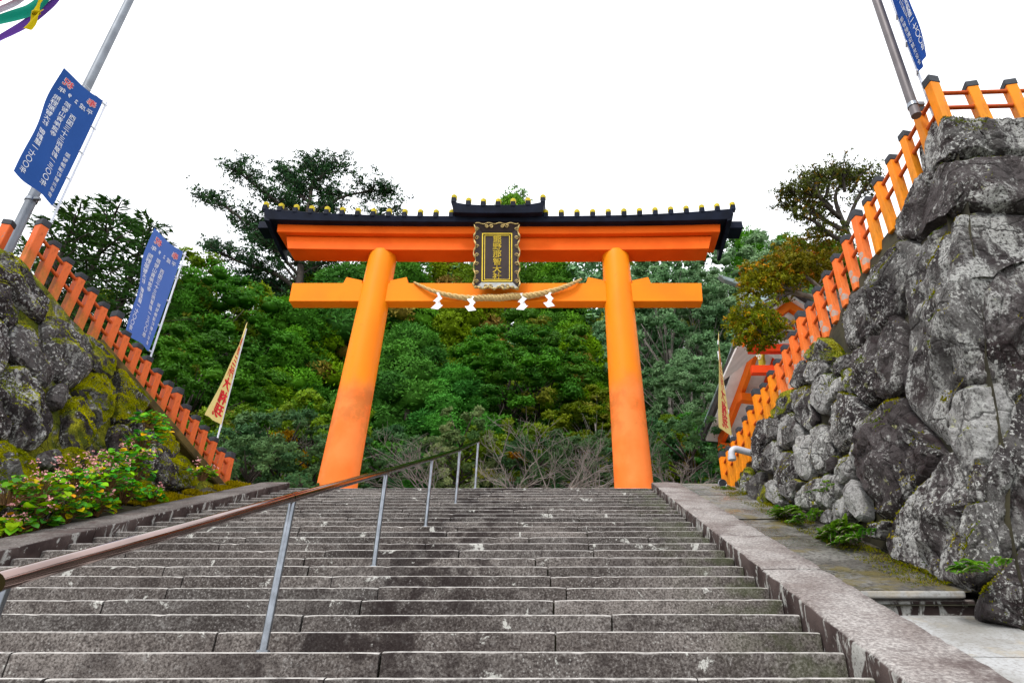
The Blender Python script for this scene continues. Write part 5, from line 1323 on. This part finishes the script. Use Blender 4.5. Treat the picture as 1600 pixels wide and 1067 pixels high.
traced_tree('pine_tree', 'tall open crowned pine rising above the left end of the gate roof', 30,
  [(455, 560, 0), (468, 440, 0), (475, 360, .2), (486, 300, 0), (490, 256, 0)],
  [([(475, 360, 0), (440, 322, -.8), (410, 300, -1.2), (380, 275, -1.5), (360, 262, -1.6)], .11, 45),
   ([(466, 410, 0), (420, 368, .5), (375, 340, .8), (335, 312, 1.0), (305, 308, 1.0)], .14, 60),
   ([(462, 450, 0), (430, 428, -.6), (390, 415, -1.0), (350, 398, -1.2), (328, 382, -1.2)], .12, 53),
   ([(480, 340, 0), (530, 310, .7), (575, 300, 1.0), (612, 300, 1.1)], .10, 45),
   ([(487, 290, 0), (515, 268, .3), (532, 258, .4)], .06, 30),
   ([(485, 320, 0), (455, 290, .4), (442, 268, .5)], .06, 30),
   ([(458, 480, 0), (415, 465, -.4), (370, 452, -.6), (330, 440, -.7)], .10, 41),
   ([(470, 400, 0), (520, 372, -1), (580, 345, -1.3), (622, 322, -1.3)], .10, 41),
   ([(484, 310, 0), (490, 280, -.3), (490, 252, -.3)], .06, 41),
   ([(466, 430, 0), (440, 400, -1), (420, 385, -1.3), (400, 372, -1.4)], .08, 34),
   ([(470, 400, 0), (505, 340, .6), (520, 300, .8)], .07, 44), ([(478, 350, 0), (455, 320, .2), (470, 285, .4)], .07, 44), ([(466, 430, 0), (500, 415, .5), (540, 400, .8)], .07, 40), ([(464, 440, 0), (430, 395, .8), (415, 350, 1.0)], .07, 44), ([(460, 460, 0), (430, 450, .8), (395, 440, 1.0)], .07, 40),
   ([(468, 420, 0), (450, 350, 1.2), (470, 330, 1.5)], .08, 34)],
  dict(reach=.85, per=6, jit=.24, r=.18, n=13), dict(L=.15, Wd=.036, flat=.8, spread=1.0, up=.3, jit=.4, core=.3),
  (.010, .024, .014), (.02, .05, .016), seed=3, trunk_r=.30, twig_r=.03)
# round-topped tree and maple on the right terrace
traced_tree('round_topped_tree', 'small round topped tree against the sky above the right fence', 11.2,
  [(1338, 420, 0), (1330, 375, 0), (1318, 350, 0), (1300, 325, 0)],
  [([(1334, 385, 0), (1300, 368, -.1), (1270, 345, -.2), (1240, 335, -.2)], .05, 26),
   ([(1325, 362, 0), (1290, 345, .2), (1262, 318, .3), (1245, 300, .3)], .05, 28),
   ([(1312, 340, 0), (1285, 315, -.3), (1275, 290, -.4), (1285, 272, -.4)], .05, 30),
   ([(1318, 350, 0), (1305, 310, .3), (1315, 285, .4), (1325, 270, .4)], .045, 28),
   ([(1322, 355, 0), (1340, 310, 0), (1355, 290, 0), (1365, 280, 0)], .045, 24),
   ([(1300, 325, 0), (1265, 290, .1), (1255, 275, .1)], .035, 24), ([(1290, 345, 0), (1250, 325, .1), (1222, 322, .1)], .03, 26), ([(1285, 310, 0), (1250, 300, -.2), (1228, 300, -.2)], .03, 24), ([(1330, 300, 0), (1345, 275, .2), (1352, 268, .2)], .03, 20), ([(1320, 300, 0), (1318, 275, -.1), (1325, 262, -.1)], .03, 20),
   ([(1290, 310, 0), (1298, 280, -.2), (1305, 266, -.2)], .035, 20)],
  dict(reach=.24, per=5, jit=.09, r=.055, n=9, alt=(.10, .06, .012), altp=.08), dict(L=.055, Wd=.016, flat=.8, spread=1.1, up=.0, jit=.6, core=.2),
  (.022, .028, .007), (.05, .06, .012), mat='leaf_broad', seed=6, trunk_r=.07, base_z=4.3, twig_r=.012)
def pads(root, Y, specs, seed, c0, c1, alt, altp, L=.06, Wd=.017):
    rs = np.random.RandomState(seed)
    for (px, py, rx_, ry_, dy, n) in specs:
        c = P(px, py, Y + dy); m = (P(px + 1, py, Y + dy) - c).length; R_, Hh = rx_ * m, ry_ * m * 1.1
        k = n // 14; u = unit(rs.normal(size=(k, 3))); rad = (.5 + .5 * rs.random(k) ** .5)[:, None]
        rg_ = np.array([1 + .9 * mn.noise(Vector(w) * 1.9 + Vector((px * .1, 0, 0))) + .5 * mn.noise(Vector(w) * 4.3) for w in u])[:, None]; q = u * rad * rg_ * np.array([R_, R_ * .85, Hh]) + np.array(c)[None]; q[:, 2] += .10 * Hh * np.sin(q[:, 0] * 9) + .1 * Hh * np.cos(q[:, 1] * 7)
        o = unit(u + np.array([0, 0, .6]))
        p, dd, side, ll, ww, idx = tuft_leaves(rs, q, o, np.full(k, .075), 14, L, Wd, .6, 1.0, -.1, .6, .2)
        V, F = leaves(p, dd, side, ll, ww, .05); me = fast_mesh('crown', V, F, tint=tints(rs, idx, k, c0, c1, .25, alt, altp)); me.materials.append(MAT['leaf_broad'])
        link('crown', me, None, root)
def maple(label, Y, base, limbs, specs, seed, **kw):
    b = P(base[0], base[1], Y); root = empty('maple_tree', (b.x, b.y, 4.2), label, 'tree')
    paths = []
    for ctrl, r0 in limbs:
        pts = spline([P(x, y, Y + dy) for x, y, dy in ctrl], 16); paths.append((pts, [r0 * (1 - .75 * i / 16) for i in range(17)]))
        rg = random.Random(seed)
        for j in range(10):
            p = pts[rg.randrange(4, 17)]; e = p + Vector((rg.uniform(-.3, .3), rg.uniform(-.2, .2), rg.uniform(.02, .3)))
            paths.append(([p, (p + e) / 2 + Vector((rg.uniform(-.05, .05),) * 3), e], [.016, .012, .005]))
    tb = P(limbs[0][0][0][0], limbs[0][0][0][1], Y); paths.append(([(tb.x + .1, tb.y + .1, 4.0), tb], [.12, .08]))
    link('trunk', limb_mesh('trunk', MAT['wood_twig'], paths, 7), None, root); pads(root, Y, specs, seed, **kw)
maple('orange and green maple with layered crowns above the shrine roof', 11.6, (1300, 560),
  [([(1300, 470, 0), (1262, 462, 0), (1230, 458, 0), (1195, 470, 0)], .07), ([(1300, 470, 0), (1270, 440, 0), (1245, 425, .2), (1225, 415, .2)], .05), ([(1300, 470, 0), (1280, 410, .4), (1260, 390, .5)], .05), ([(1262, 462, 0), (1220, 448, -.1), (1180, 440, -.1)], .03)],
  [(1196, 446, 44, 19, -.1, 4000), (1222, 428, 46, 19, 0, 4200), (1255, 415, 40, 18, .1, 3600), (1180, 430, 25, 12, .1, 1200)], 31, c0=(.05, .06, .006), c1=(.11, .095, .008), alt=(.18, .085, .014), altp=.08)
maple('russet maple crown behind the right fence below the round topped tree', 12.6, (1320, 560),
  [([(1310, 470, 0), (1290, 430, 0), (1270, 400, 0), (1255, 385, 0)], .07), ([(1300, 440, 0), (1300, 415, .2), (1295, 395, .3)], .04), ([(1285, 425, 0), (1250, 410, 0), (1225, 402, 0)], .035)],
  [(1295, 425, 38, 26, 0, 4200), (1245, 396, 38, 20, 0, 3400), (1278, 378, 36, 16, .2, 2800), (1225, 410, 26, 14, .3, 1500)], 33, c0=(.055, .048, .007), c1=(.12, .075, .012), alt=(.045, .065, .008), altp=.4)
maple('low olive green maple pad in front of the shrine gable', 11.2, (1290, 580),
  [([(1290, 545, 0), (1250, 522, 0), (1215, 514, 0), (1175, 500, 0)], .05), ([(1250, 522, 0), (1220, 530, -.1), (1190, 520, -.1)], .03)],
  [(1180, 500, 42, 19, 0, 4200), (1186, 520, 38, 17, -.05, 3600)], 35, c0=(.045, .06, .006), c1=(.09, .09, .008), alt=(.19, .10, .012), altp=.10)

# bare bushes by the landing
def bare_bush(label, px, Y, size, seed, lean=0.0, nst=5, py=775):
    b = P(px, py, Y); rg = random.Random(seed); mb = MB(); root = empty('bare_bush', b[:], label, 'bush')
    def grow(p, d, L, r, lev):
        pts = [p]; q = p.copy()
        for i in range(4):
            d = (d + Vector((rg.uniform(-1, 1), rg.uniform(-1, 1), rg.uniform(-.7, .8))) * .22).normalized(); q = q + d * L / 4; pts.append(q.copy())
        mb.tube(pts, [r * (1 - .13 * i) for i in range(5)], 4, caps=False)
        if lev > 0:
            for i in range(rg.choice((3, 4, 4))):
                t = rg.randrange(1, 5); nd = (d + Vector((rg.uniform(-1, 1), rg.uniform(-1, 1), rg.uniform(-.55, .75))) * .95).normalized()
                grow(pts[t], nd, L * rg.uniform(.5, .8), max(.0045, r * .58), lev - 1)
    for i in range(nst):
        a = rg.uniform(0, 6.28); grow(b + Vector((rg.uniform(-.2, .2), rg.uniform(-.2, .2), -.1)), Vector((math.cos(a) * .8 + lean, math.sin(a) * .5, rg.uniform(.35, 1))).normalized(), size * rg.uniform(.6, 1.0), .02, 3)
    o = mb.build('branches', MAT['wood_pale'], root, smooth=True)
bare_bush('largest bare grey bush reaching towards the right gate pillar', 866, 17.6, 1.7, 2, .35, 6)
bare_bush('bare grey bush spreading right of the handrail top', 800, 17.8, 1.25, 5, -.2, 6)
bare_bush('bare twiggy bush behind the upper handrail posts', 680, 18.0, 1.3, 7, -.3, 6)
bare_bush('bare grey twigs beside the right pillar foot', 1060, 17.8, 1.2, 9, .4, 5)
bare_bush('bare twiggy shrub left of the left pillar', 450, 18.6, 1.35, 11, .2, 6, 740)
bare_bush('bare bush immediately left of the right pillar', 930, 18.4, 1.2, 14, .1, 6)
bare_bush('bare thin twigs near the left parapet top', 400, 18.8, 1.1, 16, -.2, 5, 745)
# shrubs along the landing
SHR = broad(41, 2.2, 1.5, 46, 260, L=.085, Wd=.022, c0=(.02, .055, .022), c1=(.05, .095, .038), tr=(.28, .45), lo=.05, bark='wood_bark')
SHR2 = broad(42, 2.2, 1.3, 44, 260, L=.10, Wd=.025, c0=(.04, .075, .01), c1=(.08, .115, .014), alt=(.2, .1, .012), altp=.07, tr=(.28, .45), lo=.05, bark='wood_bark')
SHR3 = broad(43, 2.2, 1.0, 40, 260, L=.09, Wd=.03, c0=(.03, .07, .02), c1=(.14, .17, .08), tr=(.22, .38), lo=.05, bark='wood_bark')
for lab, pr_, px, py, Y, s in (
  ('clipped grey green shrub at the end of the left parapet', SHR, 385, 745, 17.2, 1.0), ('rounded grey green shrub behind the left parapet end', SHR, 440, 722, 18.6, 1.25),
  ('olive shrub with orange leaves right of the left fence end', SHR2, 395, 712, 19.6, 1.1), ('yellow green shrub touching the left pillar', SHR2, 495, 700, 19.4, 1.15),
  ('variegated pale leaved shrub behind the handrail top', SHR3, 718, 712, 19.5, 1.0), ('dark green shrub behind the bare bushes in the gate opening', SHR, 830, 748, 20, 1.1),
  ('olive shrub under the dark trees right of the handrail', SHR2, 775, 725, 20.6, 1.1), ('green shrub between bare bushes and right pillar', SHR, 905, 742, 20.4, 1.1),
  ('green shrub right of the right pillar foot', SHR, 1075, 720, 20, 1.2), ('low green shrub left of the handrail top', SHR, 610, 735, 20.2, 1.1), ('small grey green tuft on top of the left parapet', SHR, 470, 757, 14.6, .22)):
    c = P(px, py, Y); tree('shrub', lab, pr_, (c.x, c.y, c.z - 1.3 * s), s, px * .7, 1.0, 'shrubs along the landing', 'shrub')

# begonia plants in the left planting bed
def leaf_shape(L, w):
    """cupped heart-shaped leaf, stalk end at the origin, pointing +y"""
    pr = [(0, 0), (.28, -.14), (.5, .05), (.52, .35), (.36, .68), (0, 1.0), (-.30, .70), (-.46, .38), (-.44, .1), (-.24, -.12)]
    return [Vector((x * w, y * L, .18 * L * (abs(x) - .15) - .12 * L * y * y)) for x, y in pr]
LC = [((.03, .11, .02), .28), ((.06, .17, .02), .32), ((.11, .20, .015), .26), ((.24, .20, .01), .10), ((.28, .14, .012), .04)]
def begonia(label, pos, size, nl, nf, seed, big=False, parent_group='begonias in the left bed', lean=Vector((.35, -.5, 0))):
    rg = random.Random(seed); root = empty('begonia_plant', pos[:], label, 'plant', parent_group)
    V = []; F = []; C = []; mbs = MB(); mbf = MB()
    for i in range(nl):
        a = rg.uniform(0, 6.28); r = size * rg.random() ** .6; h = size * rg.uniform(.25, 1.15) * (1.1 - .5 * (r / size))
        p = pos + Vector((math.cos(a) * r, math.sin(a) * r * .7, h)) + lean * (h * .4); L = rg.uniform(.05, .10) * (1.7 if big and rg.random() < .3 else 1)
        n = (Vector((rg.uniform(-.6, .6), rg.uniform(-.9, .2), .9))).normalized(); t = Vector((math.cos(a), math.sin(a) - .5, -.3)); t = (t - n * t.dot(n)).normalized(); s = t.cross(n)
        base = len(V); ls = leaf_shape(L, L * .95)
        V.append(p + t * L * .4 - n * .01); V += [p + s * q.x + t * q.y + n * q.z for q in ls]; m = len(ls)
        F += [(base, base + 1 + k, base + 1 + (k + 1) % m) for k in range(m)]
        u = rg.random(); acc = 0; col = LC[0][0]
        for c_, w_ in LC:
            acc += w_
            if u < acc: col = c_; break
        f = rg.uniform(.8, 1.2); C += [tuple(x * f for x in col)] * (m + 1)
        if i % 2 == 0: mbs.tube([pos + Vector((math.cos(a) * r * .3, math.sin(a) * r * .2, -.02)), (pos + p) / 2 + Vector((0, 0, .03)), p], [.007, .006, .004], 4, caps=False)
    me = fast_mesh('foliage', np.array([v[:] for v in V]), tris=np.array(F), tint=np.array(C)); me.materials.append(MAT['leaf_broad']); tag(link('foliage', me, None, root), kind='stuff')
    mbs.build('stems', MAT['stem_red'], root, smooth=True)
    for i in range(nf):
        a = rg.uniform(0, 6.28); r = size * rg.random() ** .5; p = pos + Vector((math.cos(a) * r, math.sin(a) * r * .7 - .05, size * rg.uniform(.7, 1.35))) + lean * (size * .5)
        for j in range(rg.randrange(3, 7)):
            q = p + Vector((rg.gauss(0, .03), rg.gauss(0, .03), rg.gauss(0, .025))); d = rg.uniform(.012, .022)
            for k in range(4):
                e = Vector((rg.uniform(-1, 1), rg.uniform(-1, 1), rg.uniform(-.6, .6))).normalized(); s = e.cross(Vector((rg.uniform(-1, 1), rg.uniform(-1, 1), .5))).normalized()
                mbf.add([q, q + e * d * .6 + s * d * .5, q + e * d * 1.3, q + e * d * .6 - s * d * .5], ((0, 1, 2, 3),))
    if nf: mbf.build('blossoms', MAT['flower_pink'], root)
def bed(px, py, Y=None, dx=0.0):
    d = ray(px, py); t = (-6.25 + dx) / d.x; return d * t
for i, (px, py, sz, nl, nf, big, lab) in enumerate((
   (10, 830, .30, 46, 10, True, 'begonia with large leaves at the bottom left picture edge'), (55, 812, .32, 60, 12, True, 'large leaved begonia with bright pink blossoms by the parapet'),
   (100, 800, .30, 60, 14, False, 'flowering begonia third from the left picture edge'), (20, 770, .30, 50, 10, False, 'begonia below the mossy boulder at the left edge'),
   (70, 770, .32, 60, 14, False, 'begonia in front of the large moss topped boulder'), (120, 762, .34, 70, 22, False, 'bushiest pink flowering begonia in the middle of the bed'),
   (150, 790, .28, 55, 16, False, 'pink flowering begonia hanging over the left parapet'), (165, 750, .34, 70, 26, False, 'begonia dense with pink blossoms below the mossy stones'),
   (195, 770, .28, 55, 10, False, 'yellowing begonia right of the densest pink blossoms'), (210, 740, .30, 60, 14, False, 'bright green begonia climbing in front of pale rocks'),
   (225, 690, .28, 55, 3, False, 'bright green begonia clinging under the fence kerb'), (235, 655, .24, 46, 0, False, 'leafy begonia highest on the left rock wall'),
   (214, 712, .24, 40, 4, False, 'leafy begonia halfway up the left wall by the pale rock'), (182, 712, .22, 34, 5, False, 'begonia growing between mossy stones of the left wall'), (250, 668, .18, 30, 0, False, 'small bright begonia touching the fence kerb'),
   (238, 770, .22, 40, 6, False, 'yellow leaved begonia at the right end of the bed'), (318, 738, .22, 40, 7, False, 'small begonia at the foot of the last fence posts'))):
    begonia(lab, bed(px, py, dx=-.0 if py > 700 else -.15) + Vector((0, 0, -.12)), sz * 0.95, int(nl * 1.7), int(nf * 0.75), 60 + i, big)
def moss_on(name, label, wall, sel, seed, dens, cols, L=.02, thr=.1, up0=.15, joint=False):
    """moss carpet: tiny blades rooted on the upward-facing, damp parts of a wall's stones"""
    rs = np.random.RandomState(seed); P_, N_ = [], []
    for o in wall.children:
        if not o.name.startswith('stone') or not sel(o): continue
        me_ = o.data; sd = Vector((seed, seed * 2, 0))
        for f in me_.polygons:
            nf = f.normal; c_ = f.center
            if len(f.vertices) > 4: continue
            val = mn.noise(c_ * 1.5 + sd) * .6 + mn.noise(c_ * 5 + sd) * .3 + (nf.z - up0) * .7
            if val < thr: continue
            k = rs.poisson(f.area * dens * min(1, (val - thr) * 5))
            if k == 0: continue
            vs = [me_.vertices[v].co for v in f.vertices]
            w = rs.random((k, len(vs))) ** 1.0; w = w / w.sum(1, keepdims=True)
            P_.append(w @ np.array([v[:] for v in vs])); N_.append(np.repeat(np.array(nf[:])[None], k, 0))
    p = np.concatenate(P_); nv = unit(np.concatenate(N_)); n = len(p)
    nv = unit(nv + np.array([0, 0, .5])); dd = unit(nv + rs.normal(size=(n, 3)) * .55); side = unit(np.cross(dd, rs.normal(size=(n, 3))))
    hgt = (.5 + np.array([mn.noise(Vector(q) * 14) for q in p])) * .8 + .5
    V, F = leaves(p - nv * .004, dd, side, L * hgt * (.6 + .8 * rs.random(n)), L * .26 * (.7 + .6 * rs.random(n)))
    cl = np.clip(np.array([mn.noise(Vector(q) * 3 + Vector((seed, 0, 0))) for q in p]) + .5, 0, 1)[:, None]
    c = (np.array(cols[0]) * (1 - cl) + np.array(cols[1]) * cl) * (.75 + .5 * rs.random(n))[:, None]
    me = fast_mesh(name, V, F, tint=np.repeat(c, 4, 0)); me.materials.append(MAT['leaf_moss']); tag(link(name, me), label, 'moss', kind='stuff')
YG = ((.12, .14, .006), (.36, .34, .010))
mossy = lambda o: 'moss' in o.data.materials[0].name
moss_on('moss', 'bright yellow green moss carpeting the boulders under the left fence', lwall, mossy, 1, 16000, YG, .022, -.08)
moss_on('moss', 'sparse moss in the hollows of the darker left boulders', lwall, lambda o: not mossy(o), 2, 9000, YG, .018, .34)
moss_on('moss', 'ochre and green moss between the boulders of the right wall', rwall, lambda o: True, 3, 8000, ((.07, .10, .008), (.22, .18, .010)), .02, .43)
def ground_moss(name, label, fn, n, seed, cols, L):
    rs = np.random.RandomState(seed); p = []
    while len(p) < n:
        q = fn(rs.random(), rs.random())
        if mn.noise(Vector(q) * 2.2) + .5 * mn.noise(Vector(q) * 7) > .02 + .3 * (rs.random() - .5): p.append(q)
    p = np.array(p); dd = unit(np.array([0, 0, 1.]) + rs.normal(size=(n, 3)) * .6); side = unit(np.cross(dd, rs.normal(size=(n, 3)))); t = rs.random(n)[:, None]
    V, F = leaves(p, dd, side, L * (.5 + rs.random(n)), L * .2 * (.6 + .8 * rs.random(n)))
    me = fast_mesh(name, V, F, tint=np.repeat(np.array(cols[0]) * (1 - t) + np.array(cols[1]) * t, 4, 0)); me.materials.append(MAT['leaf_moss']); tag(link(name, me), label, 'moss', kind='stuff')
def lbed(u, v): y = 9.6 + 3.3 * v; return (-6.0 - .5 * u, y, Z0 + .03 + M * y + .10 * u)
ground_moss('moss', 'golden moss on the soil between left parapet and fence end', lbed, 14000, 4, ((.12, .10, .006), (.28, .23, .010)), .05)
def rpath(u, v): y = 5.6 + 7.3 * v; return (3.02 - .33 * u ** 2.2, y, Z0 + .06 + M * y + .03 * (1 - u))
ground_moss('moss', 'low moss along the wet path at the foot of the right wall', rpath, 6000, 5, ((.05, .075, .008), (.15, .14, .010)), .022)
# ferns at the foot of the right wall
def fern(label, pos, n, L, seed, c=((.05, .13, .02), (.11, .19, .03)), out=Vector((-.7, -.4, .3))):
    rs = np.random.RandomState(seed); rg = random.Random(seed); root = empty('fern', pos[:], label, 'fern', 'ferns at the foot of the right wall'); P_, D_, S_, I_ = [], [], [], []; mb = MB()
    for f in range(n):
        a = rg.uniform(0, 6.28); d = (Vector((math.cos(a) * .8, math.sin(a) * .8, rg.uniform(.4, 1.1))) + out * .9).normalized(); ln = L * rg.uniform(.6, 1.1); p = pos + Vector((rg.uniform(-.12, .12), rg.uniform(-.22, .22), 0)); pts = []
        for k in range(15):
            t = k / 14; q = p + d * (ln * t) + Vector((0, 0, -ln * .55 * t * t)); pts.append(q)
            if k > 1:
                tg = (q - pts[-2]).normalized(); s = tg.cross(Vector((0, 0, 1))).normalized()
                for sg in (-1, 1): P_.append(q[:]); D_.append((s * sg + tg * .5 - Vector((0, 0, .15))).normalized()[:]); S_.append(.34 * ln * (1 - t) ** .7 * min(1, t * 4) + .012); I_.append(f)
        mb.tube(pts, [.004] * 14 + [.002], 4, caps=False)
    p = np.array(P_); dd = np.array(D_); side = unit(np.cross(dd, rs.normal(size=dd.shape) * .3 + np.array([0, 0, 1.]))); side = unit(np.cross(dd, np.cross(side, dd) * 1.0 + 0)) if False else side
    V, F = leaves(p, dd, side, np.array(S_), np.array(S_) * .16 + .004)
    me = fast_mesh('fronds', V, F, tint=tints(rs, np.array(I_), n, c[0], c[1], .2)); me.materials.append(MAT['leaf_broad']); tag(link('fronds', me, None, root), kind='stuff')
    mb.build('stalks', MAT['wood_twig'], root)
for i, (px, py, n, L, lab) in enumerate(((1250, 806, 26, .34, 'fern clump at the foot of the right wall by the small pale stones'), (1238, 800, 14, .24, 'smaller fern left of the pale foot stones'), (1330, 838, 30, .34, 'yellow green fern below the largest dark boulder'),
        (1312, 842, 24, .28, 'fern spilling onto the wet path'), (1352, 846, 22, .24, 'low fern touching the dark boulder foot'), (1545, 895, 22, .22, 'bright fern tuft in the joint by the right corner boulder'), (1300, 765, 9, .16, 'tiny fern between pale stones of the right wall'), (1140, 768, 12, .16, 'little fern beside the round ground lamp'),
        (1270, 815, 20, .26, 'fern drooping over the path edge'), (1322, 852, 20, .22, 'fern nearest the wet path slabs'))):
    fern(lab, hit(px, py, (RS,)) + Vector((-.10, -.02, .0)), n, L, 80 + i)
#FOLIAGE-END#
bpy.data.objects.remove(FO)
